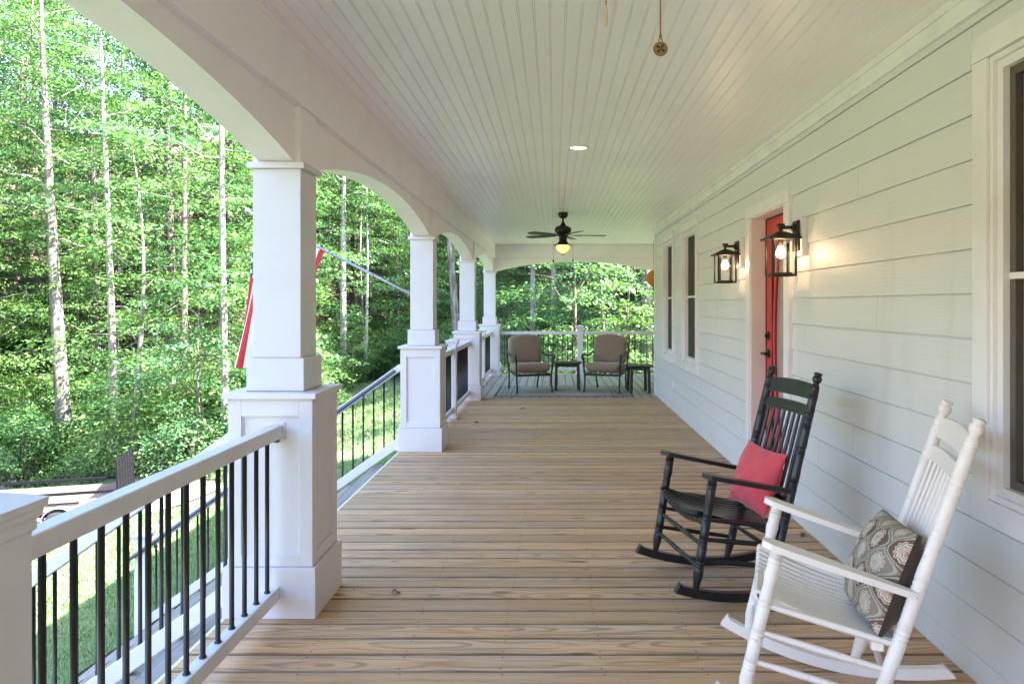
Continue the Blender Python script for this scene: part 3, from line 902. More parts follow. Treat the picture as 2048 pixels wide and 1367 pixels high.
# outlet
t = empty('outlet_cover', (XW, 9.97, .36), label='white weatherproof outlet cover low on the siding', cat='outlet')
MB().box(-.012, .006, -.062, .062, -.062, .062).build('back_plate', M['trim'], t, bevel=.003)
MB().box(-.030, -.012, -.050, .050, -.050, .052).build('flip_lid', M['trim'], t, bevel=.005)

# hanging orange lantern near the corner
M['orange'] = plain('orange_paper', (0.50, 0.18, 0.015), .6, var=.25, scale=18)
t = empty('hanging_lantern', (1.915, 14.2, CZ), label='round orange lantern hanging outside, half hidden by the house corner', cat='paper lantern')
g = MB(); pr = []
for i in range(29):
    a = math.pi * i / 28
    pr.append((max(.001, .145 * math.sin(a) * (1 - .025 * (i % 2))), -.72 + .155 * math.cos(a)))
g.lathe(pr, n=28); g.build('globe', M['orange'], t)
MB().tube([(0, 0, 0), (0, 0, -.57)], .003, 6).build('cord', M['black'], t)

# ================================================================ ROCKING CHAIRS
def rings(prof, marks, rr, d=.0022, w=.006):
    """cut dark turned grooves into a turned profile at parameters"""
    for mk in marks:
        base = np.interp(mk, [p[0] for p in prof], [p[1] for p in prof])
        prof += [(mk - w, base), (mk - w * .45, base - d), (mk + w * .45, base - d), (mk + w, base)]
    return sorted(prof)
def make_rocker(label, mats, zrot, loc, pitch=0.0, sc=1.0):
    mw, mslat = mats
    t = empty('rocking_chair', loc, zrot)
    t.rotation_euler = (0, pitch, zrot); t.scale = (sc,) * 3
    hf, hbk = .285, .235          # half spacing front legs / back posts
    u0, Rk = .345, 1.20
    rz = lambda u: (u - u0) ** 2 / (2 * Rk)
    for s in (-1, 1):
        # rocker
        pr = []
        us = [-.115 + (.77 + .115) * i / 22 for i in range(23)]
        lo = [(u, rz(u)) for u in us]; hi = [(u, rz(u) + .044) for u in us]
        hi[0] = (hi[0][0] + .028, hi[0][1]); hi[-1] = (hi[-1][0] - .05, hi[-1][1])
        lean = lambda u: s * (hf + (hbk + .01 - hf) * (u / .45))
        m = MB()
        P = [[(u, lean(u) - .017, z), (u2, lean(u) - .017, z2), (u2, lean(u) + .017, z2), (u, lean(u) + .017, z)] for (u, z), (u2, z2) in zip(lo, hi)]
        for i in range(22):
            a, b = P[i], P[i + 1]
            for k in range(4):
                k2 = (k + 1) % 4
                m.quad([a[k], b[k], b[k2], a[k2]])
        m.quad(P[0]); m.quad(P[-1])
        m.build('rocker', mw, t, bevel=.003)
        # front leg
        p0 = (-.003, s * hf, rz(0) + .038); p1 = (.088, s * hf, .628)
        prof_ = [(0, .0135), (.05, .017), (.13, .0245), (.17, .0235), (.30, .0225), (.5, .0215), (.68, .0215), (.76, .020), (.82, .0255), (.86, .0215), (.93, .021), (1, .020)]
        rg = rings(list(prof_), [.20, .225, .25, .40, .425, .45, .62, .645, .90, .925], .022)
        MB().turned(p0, p1, rg, 16).build('front_leg', mw, t)
        # back post with finial
        q0 = Vector((.408, s * (hbk + .008), rz(.408) + .038)); q1 = Vector((.690, s * hbk, 1.125))
        prof_ = [(0, .0135), (.03, .018), (.08, .0245), (.2, .0235), (.36, .0225), (.42, .0235), (.52, .0245), (.56, .0225), (.60, .0225), (.66, .0245), (.72, .0230), (.86, .0225), (.925, .0215),
                 (.935, .0215), (.940, .0175), (.9455, .0145), (.95, .017), (.960, .0235), (.970, .0250), (.979, .021), (.984, .0155), (.987, .0215), (.991, .0235), (.995, .021), (.998, .013), (1, .0002)]
        rg = rings(list(prof_), [.13, .145, .16, .30, .315, .33, .47, .485, .63, .645, .76, .775, .79, .81, .90, .912], .022, w=.0045)
        MB().turned(q0, q1, rg, 16).build('back_post', mw, t)
        # arm: paddle shape seen from above
        n = 16; L0 = Vector((.035, s * (hf + .004), .642)); L1 = Vector((.533, s * (hbk + .03), .528))
        d = L1 - L0; pts = []
        for i in range(n + 1):
            f = i / n
            w_ = np.interp(f, [0, .05, .15, .35, .6, .8, .93, 1], [.018, .033, .038, .036, .029, .022, .017, .011])
            pts.append((L0 + d * f, w_))
        up = Vector((-d.z, 0, d.x)).normalized()
        if up.z < 0: up = -up
        m = MB(); poly = [p + Vector((0, 1, 0)) * w_ for p, w_ in pts] + [p - Vector((0, 1, 0)) * w_ for p, w_ in reversed(pts)]
        m.prism([p - up * .011 for p in poly], up * .022)
        m.build('arm', mw, t, bevel=.006, seg=3)
    lg = lambda z, s: Vector((-.003 + (z - .09) / .54 * .091, s * hf, z))
    bp = lambda z, s: Vector((.408 + (z - .04) / 1.085 * .282, s * (hbk + .006), z))
    rp = [(0, .009), (.25, .0115), (.5, .0125), (.75, .0115), (1, .009)]
    st = MB
    for z in (.395, .300, .195):
        MB().turned(lg(z, -1), lg(z, 1), rings(list(rp), [.45, .55], .01, .001), 10).build('front_stretcher', mw, t)
    for s in (-1, 1):
        for za, zb in ((.425, .345), (.330, .255), (.225, .155)):
            MB().turned(lg(za, s), bp(zb, s), list(rp), 10).build('side_stretcher', mw, t)
    MB().turned(bp(.22, -1), bp(.22, 1), list(rp), 10).build('back_stretcher', mw, t)
    MB().turned(bp(.335, -1), bp(.335, 1), list(rp), 10).build('back_stretcher', mw, t)
    # seat of front-to-back slats, dished, rolled over the front rail
    ns = 15; W = .262
    def seatz(u, v):
        f = u / .47
        return .478 - .115 * f - .022 * math.sin(min(1, max(0, f)) * math.pi) - .040 * (1 - (v / W) ** 2) * (1 - .55 * f)
    se = MB()
    for k in range(ns):
        va = -W + 2 * W * k / ns + .0022; vb = -W + 2 * W * (k + 1) / ns - .0022
        kf = lambda v, f: v * (1 - .10 * f)
        rows = [(.022, -.034), (.014, -.020), (.016, -.008), (.026, 0.0)] + [(.026 + (.47 - .026) * i / 10, 0.0) for i in range(1, 11)]
        th = .012
        top = [[(u, kf(v, max(0, u) / .47), seatz(max(u, .026), (va + vb) / 2) + dz) for v in (va, vb)] for u, dz in rows]
        bot = [[(u + (th if dz < -.001 else 0), kf(v, max(0, u) / .47), seatz(max(u, .026), (va + vb) / 2) + dz - (th if dz > -.01 else 0)) for v in (va, vb)] for u, dz in rows]
        for i in range(len(rows) - 1):
            a, b, c, d = top[i], top[i + 1], bot[i], bot[i + 1]
            se.quad([a[0], a[1], b[1], b[0]]); se.quad([c[0], d[0], d[1], c[1]])
            se.quad([a[0], b[0], d[0], c[0]]); se.quad([a[1], c[1], d[1], b[1]])
        se.quad([top[0][0], bot[0][0], bot[0][1], top[0][1]]); se.quad([top[-1][0], top[-1][1], bot[-1][1], bot[-1][0]])
    se.build('seat', mslat, t, fixn=True)
    for u in (.055, .425):
        sp = MB()
        for k in range(10):
            v0 = -W + 2 * W * k / 10; v1 = -W + 2 * W * (k + 1) / 10
            sh = 1 - .1 * u / .47
            sp.bar((u, v0 * sh, seatz(u, v0) - .034), (u, v1 * sh, seatz(u, v1) - .034), .04, .038)
        sp.build('seat_support', mw, t, bevel=.003)
    # back: two slats and spindles
    ba = lambda z: .408 + (z - .04) / 1.085 * .282
    for zc_, hh, crown in ((1.022, .036, .010), (.925, .026, .006)):
        n = 14; poly = []
        for i in range(n + 1):
            f = -1 + 2 * i / n
            poly.append((f * (hbk - .012), zc_ + hh + crown * (1 - f * f)))
        for i in range(n, -1, -1):
            f = -1 + 2 * i / n
            poly.append((f * (hbk - .012), zc_ - hh))
        m = MB()
        dx = .26 * 0
        m.prism([(ba(z) - .007 + .016 * (1 - (y / hbk) ** 2), y, z) for y, z in poly], (.014, 0, 0))
        m.build('back_slat', mslat, t, bevel=.003)
    MB().turned(bp(.475, -1), bp(.475, 1), [(0, .011), (.5, .016), (1, .011)], 12).build('back_rail', mw, t)
    for k in range(8):
        y = -.183 + .366 * k / 7
        bow = .016 * (1 - (y / hbk) ** 2)
        MB().turned((ba(.475) + bow * .3, y, .475), (ba(.905) + bow, y * 1.0, .905), [(0, .0085), (.2, .0098), (.5, .0106), (.8, .0098), (1, .0085)], 8).build('spindle', mw, t)
    return tag(t, label, 'rocking chair', 'rocking chairs on the porch')

def old_paint(name, colr, under, rough, amt):
    m, nt, b = newmat(name)
    co = objco(nt)
    n1 = noise(nt, co, 45, 5, .7); n2 = noise(nt, co, 5, 3, .6)
    fac = mth(nt, 'MULTIPLY', sstep(nt, n1.outputs[0], .56, .72), sstep(nt, n2.outputs[0], .40, .70))
    c = mix(nt, mth(nt, 'MULTIPLY', fac, amt), colr, under)
    nt.links.new(c, b.inputs['Base Color'])
    put(nt, b.inputs['Roughness'], mth(nt, 'ADD', mth(nt, 'MULTIPLY', n2.outputs[0], .25), rough - .12))
    bump(nt, b, n1.outputs[0], .12, .002)
    return m
M['rock_black'] = old_paint('chair_black_paint', (.011, .011, .013), (.045, .032, .026), .34, .8)
M['rock_white'] = old_paint('chair_white_paint', (.80, .735, .69), (.40, .34, .29), .42, .7)
def rocked(x, y, yaw, pitch, sc, u0=.345):
    du, dz = (u0 - u0 * math.cos(pitch)) * sc, u0 * math.sin(pitch) * sc
    return ((x + du * math.cos(yaw), y + du * math.sin(yaw), dz + .001), yaw, pitch, sc)
CH1 = rocked(.6255, 3.8366, R(12.07), 0, .99); CH2 = rocked(.724, 2.8154, R(-16.65), R(3.2), .99)
chair_black = make_rocker('black wooden rocking chair holding the red pillow', (M['rock_black'], M['rock_black']), CH1[1], CH1[0], CH1[2], CH1[3])
chair_white = make_rocker('white wooden rocking chair holding the patterned pillow', (M['rock_white'], M['rock_white']), CH2[1], CH2[0], CH2[2], CH2[3])

# ================================================================ PILLOWS
def pillow_mesh(w, h, d, px=2.6, q=.55, ears=.03, n=26, wr=.004, seed=0, band=0.0):
    """soft cushion in local x(width) z(height), thickness y; returns MB with front(0) back(1) band(2) faces"""
    rnd = np.random.default_rng(seed); ph = rnd.uniform(0, 6.28, 8)
    mb = MB()
    def pt(a, b, s):
        ta = abs(a); tb = abs(b)
        th = (max(0, 1 - ta ** px) * max(0, 1 - tb ** px)) ** q * d / 2
        sc = 1 - ears * (1 - max(ta, tb) ** 0) 
        x = a * w / 2 * (1 - ears * (1 - tb * tb)); z = b * h / 2 * (1 - ears * (1 - ta * ta))
        e = min(1, (1 - max(ta, tb)) * 6)
        r = wr * (math.sin(a * 9 + ph[0]) * math.sin(b * 7 + ph[1]) + .7 * math.sin((a + b) * 14 + ph[2]) * math.sin((a - b) * 5 + ph[3])) * e
        return (x, s * (th + r + band / 2), z)
    # denser toward edges
    t = [math.sin(math.pi / 2 * (-1 + 2 * i / n)) for i in range(n + 1)]
    for s, mi in ((-1, 0), (1, 1)):
        mb.grid([[pt(a, b, s) for a in t] for b in t], mi=mi, uv=[[(a * .5 + .5, b * .5 + .5) for a in t] for b in t])
    if band > 0:
        per = [(a, -1) for a in t] + [(1, b) for b in t[1:]] + [(a, 1) for a in reversed(t[:-1])] + [(-1, b) for b in reversed(t[1:-1])]
        for i in range(len(per)):
            a, b = per[i], per[(i + 1) % len(per)]
            mb.quad([pt(*a, -1), pt(*b, -1), pt(*b, 1), pt(*a, 1)], smooth=True, mi=2)
    return mb, pt
def fabric(name, c1, var=.12, scale=240, rough=.85):
    m, nt, b = newmat(name)
    co = objco(nt)
    n1 = noise(nt, co, 7, 3, .6); n2 = noise(nt, mapping(nt, co, (scale, scale, scale * .4)), 1.0, 2, .6)
    f = mth(nt, 'ADD', mth(nt, 'MULTIPLY', n1.outputs[0], .5), mth(nt, 'MULTIPLY', n2.outputs[0], .5))
    nt.links.new(mix(nt, f, tuple(x * (1 - var * 2) for x in c1), tuple(min(1, x * (1 + var * 2)) for x in c1)), b.inputs['Base Color'])
    b.inputs['Roughness'].default_value = rough; b.inputs['Specular IOR Level'].default_value = .2
    b.inputs['Sheen Weight'].default_value = .25
    bump(nt, b, n2.outputs[0], .25, .002)
    return m
M['red_cloth'] = fabric('red_cloth', (.60, .075, .095), .08)
M['brown_cloth'] = fabric('brown_cloth', (.055, .035, .027), .12)
def medallion_mat():
    m, nt, b = newmat('medallion_cloth')
    sep = nd(nt, 'ShaderNodeSeparateXYZ'); nt.links.new(uvco(nt), sep.inputs[0])
    U = mth(nt, 'MULTIPLY', sep.outputs[0], 3.0); V = mth(nt, 'MULTIPLY', sep.outputs[1], 2.5)
    def cell(ou, ov):
        fu = mth(nt, 'SUBTRACT', mth(nt, 'FRACT', mth(nt, 'ADD', U, ou)), .5)
        fv = mth(nt, 'SUBTRACT', mth(nt, 'FRACT', mth(nt, 'ADD', V, ov)), .5)
        # ogee: |u|/w(v) where w narrows to points at top and bottom
        cv = mth(nt, 'COSINE', mth(nt, 'MULTIPLY', fv, 2 * math.pi))
        wv = mth(nt, 'ADD', mth(nt, 'MULTIPLY', cv, .25), .25)
        d = mth(nt, 'SUBTRACT', wv, mth(nt, 'ABSOLUTE', fu))      # >0 inside
        rr = mth(nt, 'SQRT', mth(nt, 'ADD', mth(nt, 'MULTIPLY', fu, fu), mth(nt, 'MULTIPLY', mth(nt, 'MULTIPLY', fv, fv), .75)))
        an = mth(nt, 'ARCTAN2', fv, fu)
        return d, rr, an
    d1, r1, a1 = cell(0.0, 0.0); d2, r2, a2 = cell(.5, .5)
    use2 = mth(nt, 'GREATER_THAN', d2, d1)
    def sel(x, y): return mth(nt, 'ADD', mth(nt, 'MULTIPLY', x, mth(nt, 'SUBTRACT', 1, use2)), mth(nt, 'MULTIPLY', y, use2))
    d, r, a = sel(d1, d2), sel(r1, r2), sel(a1, a2)
    pet = mth(nt, 'MULTIPLY', mth(nt, 'SINE', mth(nt, 'MULTIPLY', a, 6.0)), .025)
    pet2 = mth(nt, 'MULTIPLY', mth(nt, 'SINE', mth(nt, 'MULTIPLY', a, 12.0)), .018)
    rp = mth(nt, 'ADD', r, pet); rp2 = mth(nt, 'ADD', r, pet2)
    cream, brown, aqua, rust = (.60, .52, .42), (.15, .085, .062), (.30, .35, .29), (.38, .19, .13)
    c = ramp(nt, d, [(0.0, brown), (.022, aqua), (.055, cream), (.068, aqua), (.085, brown), (.115, brown), (.125, cream)])
    n_ = [x for x in nt.nodes if x.type == 'VALTORGB'][-1]; n_.color_ramp.interpolation = 'CONSTANT'
    inner = ramp(nt, rp2, [(0.0, rust), (.035, cream), (.055, rust), (.075, cream), (.105, aqua), (.125, cream), (.17, brown), (.19, cream), (.215, brown)])
    n_ = [x for x in nt.nodes if x.type == 'VALTORGB'][-1]; n_.color_ramp.interpolation = 'CONSTANT'
    ins = mth(nt, 'GREATER_THAN', d, .115)
    c = mix(nt, ins, c, inner)
    # fine scrolls
    vo = nd(nt, 'ShaderNodeTexVoronoi', feature='DISTANCE_TO_EDGE'); nt.links.new(uvco(nt), vo.inputs['Vector']); vo.inputs['Scale'].default_value = 38
    c = mix(nt, mth(nt, 'MULTIPLY', mth(nt, 'LESS_THAN', vo.outputs['Distance'], .06), .45), c, brown)
    # second colourway: every other column uses pale aqua
    alt = mth(nt, 'MULTIPLY', mth(nt, 'SUBTRACT', 1, use2), .38)
    c = mix(nt, alt, c, (.40, .37, .29))
    nt.links.new(c, b.inputs['Base Color']); b.inputs['Roughness'].default_value = .85; b.inputs['Specular IOR Level'].default_value = .2
    n2 = noise(nt, uvco(nt), 300, 2, .6); bump(nt, b, n2.outputs[0], .2, .002)
    return m
M['medallion'] = medallion_mat()
def place_on_chair(o, ch, u, v, z, lean, yaw=0, roll=0):
    """local pillow: front faces -y -> chair -x"""
    (x, y, zz), rz, pit, sc = ch
    base = Matrix.Translation((x, y, zz)) @ Matrix.Rotation(rz, 4, 'Z') @ Matrix.Rotation(pit, 4, 'Y')
    loc = Matrix.Translation((u, v, z)) @ Matrix.Rotation(yaw, 4, 'Z') @ Matrix.Rotation(lean, 4, 'Y') @ Matrix.Rotation(R(-90), 4, 'Z') @ Matrix.Rotation(roll, 4, 'Y')
    o.matrix_world = base @ loc
pm_, pt_ = pillow_mesh(.375, .345, .15, 2.3, .58, .09, wr=.006, seed=3)
p = pm_.build('pillow', [M['red_cloth'], M['red_cloth']], label='plain red square pillow leaning in the black rocking chair', cat='pillow')
place_on_chair(p, CH1, .455, -.01, .542, R(21), yaw=R(4), roll=R(2))
pm_, pt_ = pillow_mesh(.36, .36, .165, 2.8, .60, .035, wr=.006, seed=8, band=.014)
p = pm_.build('pillow', [M['medallion'], M['brown_cloth'], M['brown_cloth']], label='brown and aqua medallion print pillow leaning in the white rocking chair', cat='pillow')
place_on_chair(p, CH2, .447, -.055, .527, R(18), yaw=R(9), roll=R(-3))

# ================================================================ PATIO FURNITURE
M['cushion'] = fabric('taupe_cushion', (.25, .175, .125), .07, 160)
def soft_box(w, d, h, px=7, n=20, arch=0.0, seed=0, wr=.006):
    rnd = np.random.default_rng(seed); ph = rnd.uniform(0, 6.28, 6)
    mb = MB(); t = [math.sin(math.pi / 2 * (-1 + 2 * i / n)) for i in range(n + 1)]
    def pt(a, b, s):
        th = (max(0, 1 - abs(a) ** px) * max(0, 1 - abs(b) ** px)) ** .42 * h / 2
        c = .07 * (abs(a) ** 6) * (abs(b) ** 6)
        x = a * w / 2 * (1 - c); y = b * d / 2 * (1 - c)
        if arch: y -= arch * (a * a) * max(0, (b + 1) / 2) ** 2
        e = min(1, (1 - max(abs(a), abs(b))) * 5)
        r = wr * e * (math.sin(a * 5 + ph[0]) * math.sin(b * 8 + ph[1]) + .8 * math.sin(a * 13 + b * 4 + ph[2]))
        return (x, y, s * (th + r))
    for s in (-1, 1): mb.grid([[pt(a, b, s) for a in t] for b in t], uv=None)
    return mb
def make_armchair(loc, rot, label, seed):
    t = empty('patio_armchair', loc, rot)
    for s in (-1, 1):
        MB().tube([(s * .295, -.375, .004), (s * .295, -.355, .06), (s * .292, -.325, .18), (s * .295, -.325, .30), (s * .305, -.345, .42), (s * .310, -.350, .52), (s * .312, -.335, .575)], [.020, .016, .015, .015, .016, .019, .017], 10).build('front_leg', M['black'], t)
        MB().tube([(s * .255, .405, .004), (s * .255, .375, .08), (s * .26, .335, .22), (s * .265, .315, .36)], [.017, .014, .014, .015], 10).build('back_leg', M['black'], t)
        MB().tube([(s * .318, -.345, .535), (s * .325, -.372, .565), (s * .322, -.372, .60), (s * .318, -.335, .618), (s * .312, -.22, .608), (s * .312, -.05, .592), (s * .315, .12, .60), (s * .305, .27, .635), (s * .295, .345, .66)], [.014, .019, .021, .021, .018, .017, .017, .016, .013], 10).build('arm', M['black'], t)
    f = MB()
    f.bar((-.30, -.325, .292), (.30, -.325, .292), .03, .035).bar((-.27, .315, .31), (.27, .315, .31), .03, .03)
    for s in (-1, 1): f.bar((s * .295, -.325, .292), (s * .265, .315, .31), .03, .03)
    for k in range(5):
        x = -.2 + .1 * k; f.bar((x, -.32, .292), (x, .31, .31), .025, .008)
    f.build('seat_frame', M['black'], t, bevel=.003)
    b = MB(); pts = []
    n = 18
    for i in range(n + 1):
        a = math.pi * i / n
        x = .295 * math.cos(a); zz = .70 + .205 * math.sin(a) ** .8 if 0 < i < n else .70
        pts.append((x, .315 + (zz - .32) * .19, zz))
    b.tube([(.272, .315, .31), (.285, .36, .5)] + pts + [(-.285, .36, .5), (-.272, .315, .31)], .015, 10)
    for k in range(5):
        x = -.18 + .09 * k
        b.tube([(x, .33, .33), (x, .40, .66), (x * .9, .425, .89)], .007, 6)
    b.build('back_frame', M['black'], t)
    sc = soft_box(.575, .62, .165, 7, seed=seed, wr=.004).build('seat_cushion', M['cushion'], t); sc.location = (0, -.035, .395); sc.rotation_euler = (R(-3), 0, 0)
    bc = soft_box(.58, .515, .17, 8, arch=.055, seed=seed + 3, wr=.006).build('back_cushion', M['cushion'], t); bc.location = (0, .275, .685); bc.rotation_euler = (R(80), 0, 0)
    tf = MB().tube([(-.012, -.092, .23), (-.004, -.094, .15), (.004, -.09, .1)], .004, 6)
    return tag(t, label, 'armchair', 'cushioned patio armchairs')
make_armchair((-.42, 12.44, 0.007), R(17), 'taupe cushioned black metal armchair left of the small table', 1)
make_armchair((.885, 12.46, 0.007), R(-17), 'taupe cushioned black metal armchair right of the small table', 21)
M['slat_dark'] = plain('dark_table_wood', (.020, .024, .024), .45, var=.4, scale=20)
def make_table(loc, rot, w, d, h, label, slats_along_x=True, plank=False):
    t = empty('side_table', loc, rot)
    tp = MB(); n = 7
    if plank:
        for k in range(4):
            y = -d / 2 + d * (k + .5) / 4; tp.box(-w / 2, w / 2, y - d / 8 + .004, y + d / 8 - .004, h - .025, h)
    else:
        for k in range(n):
            y = -d / 2 + d * (k + .5) / n; e = .03 if k in (0, n - 1) else 0
            tp.box(-w / 2 + e, w / 2 - e, y - d / n / 2 + .005, y + d / n / 2 - .005, h - .022, h)
    tp.build('tabletop', M['slat_dark'], t, bevel=.006)
    ap = MB(); i = .05
    ap.box(-w / 2 + i, w / 2 - i, -d / 2 + i, -d / 2 + i + .02, h - .075, h - .024).box(-w / 2 + i, w / 2 - i, d / 2 - i - .02, d / 2 - i, h - .075, h - .024)
    ap.box(-w / 2 + i, -w / 2 + i + .02, -d / 2 + i + .02, d / 2 - i - .02, h - .075, h - .024).box(w / 2 - i - .02, w / 2 - i, -d / 2 + i + .02, d / 2 - i - .02, h - .075, h - .024)
    ap.build('apron', M['slat_dark'], t, bevel=.002)
    for sx in (-1, 1):
        for sy in (-1, 1):
            x, y = sx * (w / 2 - i - .012), sy * (d / 2 - i - .012)
            m = MB(); m.bar((x + sx * .012, y + sy * .012, 0), (x, y, h - .024), .045, .04, up=(0, 1, 0))
            m.build('leg', M['slat_dark'], t, bevel=.004)
    return tag(t, label, 'side table', 'dark patio side tables')
make_table((.225, 12.58, 0.008), 0, .49, .42, .475, 'dark slatted side table standing between the two armchairs')
make_table((1.40, 12.25, 0.008), R(3), .40, .46, .45, 'dark plank side table squeezed between the right armchair and house corner', plank=True)
# rug
def rug_mat():
    m, nt, b = newmat('woven_rug')
    sep = nd(nt, 'ShaderNodeSeparateXYZ'); nt.links.new(objco(nt), sep.inputs[0])
    x, y = sep.outputs[0], sep.outputs[1]
    ax = mth(nt, 'ABSOLUTE', x)
    inend = mth(nt, 'GREATER_THAN', ax, .72)
    lx = mth(nt, 'LESS_THAN', mth(nt, 'FRACT', mth(nt, 'MULTIPLY', ax, 13.0)), .28)
    ly = mth(nt, 'LESS_THAN', mth(nt, 'FRACT', mth(nt, 'MULTIPLY', y, 5.0)), .10)
    lines = mth(nt, 'MULTIPLY', mth(nt, 'MAXIMUM', lx, ly), inend)
    n1 = noise(nt, objco(nt), 90, 3, .6)
    base = mix(nt, n1.outputs[0], (.26, .225, .19), (.37, .325, .28))
    c = mix(nt, mth(nt, 'MULTIPLY', lines, .75), base, (.10, .095, .10))
    ed = mth(nt, 'MAXIMUM', mth(nt, 'GREATER_THAN', ax, 1.082), mth(nt, 'GREATER_THAN', mth(nt, 'ABSOLUTE', y), .725))
    c = mix(nt, ed, c, (.05, .045, .045))
    nt.links.new(c, b.inputs['Base Color']); b.inputs['Roughness'].default_value = .95
    bump(nt, b, n1.outputs[0], .4, .004)
    return m
m_ = MB().box(-1.105, 1.105, -.745, .745, 0, .007)
o = m_.build('rug', rug_mat(), bevel=.002, label='grey beige woven rug with striped ends under the armchairs', cat='rug')
o.location = (.165, 12.43, .0015)

# fallen leaves on the deck
M['dead_leaf'] = plain('dead_leaf', (.17, .062, .022), .7, var=.4, scale=30)
for i, (px, py, a, s, l) in enumerate([(792, 1186, .4, .032, 'curled brown leaf on the boards beside the nearest column base'),
        (1476, 901, 1.1, .05, 'tan dead leaf on the deck against the siding behind the black chair'),
        (953, 844, 2.0, .05, 'dark dead leaf on the deck left of the middle, nearer of two'),
        (1044, 817, .2, .05, 'dark dead leaf on the deck in front of the rug'),
        (1606, 1071, .9, .035, 'dark dead leaf on the deck behind the white chair')]):
    Y = H * F / (py - VY); X = (px - VX) * Y / F
    mb = MB(); n = 8; rows = []
    for k in range(n + 1):
        f = k / n; w_ = s * .42 * math.sin(math.pi * min(1, f * .93 + .05)) ** .8
        zc_ = .012 * math.sin(f * 5 + i) * math.sin(math.pi * f) + .004
        rows.append([((f - .5) * s * 1.5, -w_, zc_ + w_ * .45), ((f - .5) * s * 1.5, 0, zc_ - .002), ((f - .5) * s * 1.5, w_, zc_ + w_ * .3)])
    mb.grid(rows)
    o = mb.build('fallen_leaf', M['dead_leaf'], label=l, cat='leaf', group='dead leaves on the deck')
    sm = o.modifiers.new('thick', 'SOLIDIFY'); sm.thickness = .0008
    o.location = (X, Y, .003); o.rotation_euler = (0, 0, a)

# ================================================================ FLAG
def flag_mat():
    m, nt, b = newmat('flag_cloth')
    sep = nd(nt, 'ShaderNodeSeparateXYZ'); nt.links.new(uvco(nt), sep.inputs[0])
    s, t = sep.outputs[0], sep.outputs[1]
    par = mth(nt, 'MODULO', mth(nt, 'FLOOR', mth(nt, 'MULTIPLY', t, 13.0)), 2.0)
    st = mix(nt, par, (.50, .022, .035), (.78, .78, .80))
    can = mth(nt, 'MULTIPLY', mth(nt, 'LESS_THAN', s, .40), mth(nt, 'LESS_THAN', t, 7 / 13))
    cu = mth(nt, 'MULTIPLY', s, 11 / .40 * .5); cv = mth(nt, 'MULTIPLY', t, 9 / (7 / 13) * .5)
    def dots(o):
        a = mth(nt, 'SUBTRACT', mth(nt, 'FRACT', mth(nt, 'ADD', cu, o)), .5); b2 = mth(nt, 'SUBTRACT', mth(nt, 'FRACT', mth(nt, 'ADD', cv, o)), .5)
        r = mth(nt, 'SQRT', mth(nt, 'ADD', mth(nt, 'MULTIPLY', a, a), mth(nt, 'MULTIPLY', mth(nt, 'MULTIPLY', b2, b2), 1.0)))
        an = mth(nt, 'MULTIPLY', mth(nt, 'COSINE', mth(nt, 'MULTIPLY', mth(nt, 'ARCTAN2', b2, a), 5.0)), .05)
        return mth(nt, 'LESS_THAN', mth(nt, 'SUBTRACT', r, an), .19)
    star = mth(nt, 'MAXIMUM', dots(0.0), dots(.5))
    cc = mix(nt, star, (.05, .07, .19), (.82, .82, .84))
    c = mix(nt, can, st, cc)
    nt.links.new(c, b.inputs['Base Color']); b.inputs['Roughness'].default_value = .7
    out = nt.nodes['Material Output']
    tr = nd(nt, 'ShaderNodeBsdfTranslucent'); nt.links.new(c, tr.inputs[0])
    ms = nd(nt, 'ShaderNodeMixShader'); ms.inputs[0].default_value = .35
    nt.links.new(b.outputs[0], ms.inputs[1]); nt.links.new(tr.outputs[0], ms.inputs[2]); nt.links.new(ms.outputs[0], out.inputs[0])
    return m
B0 = Vector((-1.44, 7.45, 1.56)); B1 = Vector((-3.06, 7.45, 2.385))
t = empty('flag_pole', B0, label='slim metal flag pole slanting up and out from the second column', cat='flag pole')
d = B1 - B0
MB().tube([Vector((0, 0, 0)) + d * f for f in (.03, .5, .5, 1)], [.013, .013, .011, .011], 12).build('pole', M['aluminium'], t)
g = MB().lathe([(.0001, -.03), (.018, -.024), (.03, 0), (.018, .024), (.0001, .03)], tuple(d + d.normalized() * .03), 14); g.build('finial', M['aluminium'], t)
g = MB().box(.001, .008, -.035, .035, -.07, .06).tube([(.006, 0, 0), (-.075, 0, .038)], .019, 12); g.build('bracket', M['aluminium'], t, bevel=.002)
cl = MB()
for f in (.24, .5, .52): cl.tube([d * (f - .008), d * (f + .008)], .016, 10)
cl.build('collar', M['aluminium'], t)
mb = MB(); ns, nt_ = 40, 26; P = []; UV = []
for i in range(ns + 1):
    s = i / ns; row = []; ur = []
    for j in range(nt_ + 1):
        tt = j / nt_
        hp = B0 + d * (.97 - tt * .44)             # hoist along the pole, top of flag at the tip
        gather = s ** .55
        top = B0 + d * .97
        ex = top.x - .075 + tt * .60 - .165 * s       # where the cloth hangs: bunched under the tip
        x = hp.x * (1 - gather) + ex * gather
        drop = 1.52 * s - .0 * tt
        z = (hp.z - .012) + (-drop * (1 - .0) ) * (1 if True else 1)
        z += tt * .32 * (s ** .8)
        fold = .07 * gather * math.sin(tt * 15 + s * 2.2) + .03 * gather * math.sin(tt * 7 + 1)
        row.append((x + .03 * gather * math.cos(tt * 15 + s), 7.45 + fold, z)); ur.append((s, tt))
    P.append(row); UV.append(ur)
mb.grid(P, uv=UV)
o = mb.build('flag', flag_mat(), label='red white and blue striped flag hanging folded from the slanting pole', cat='flag', fixn=False)

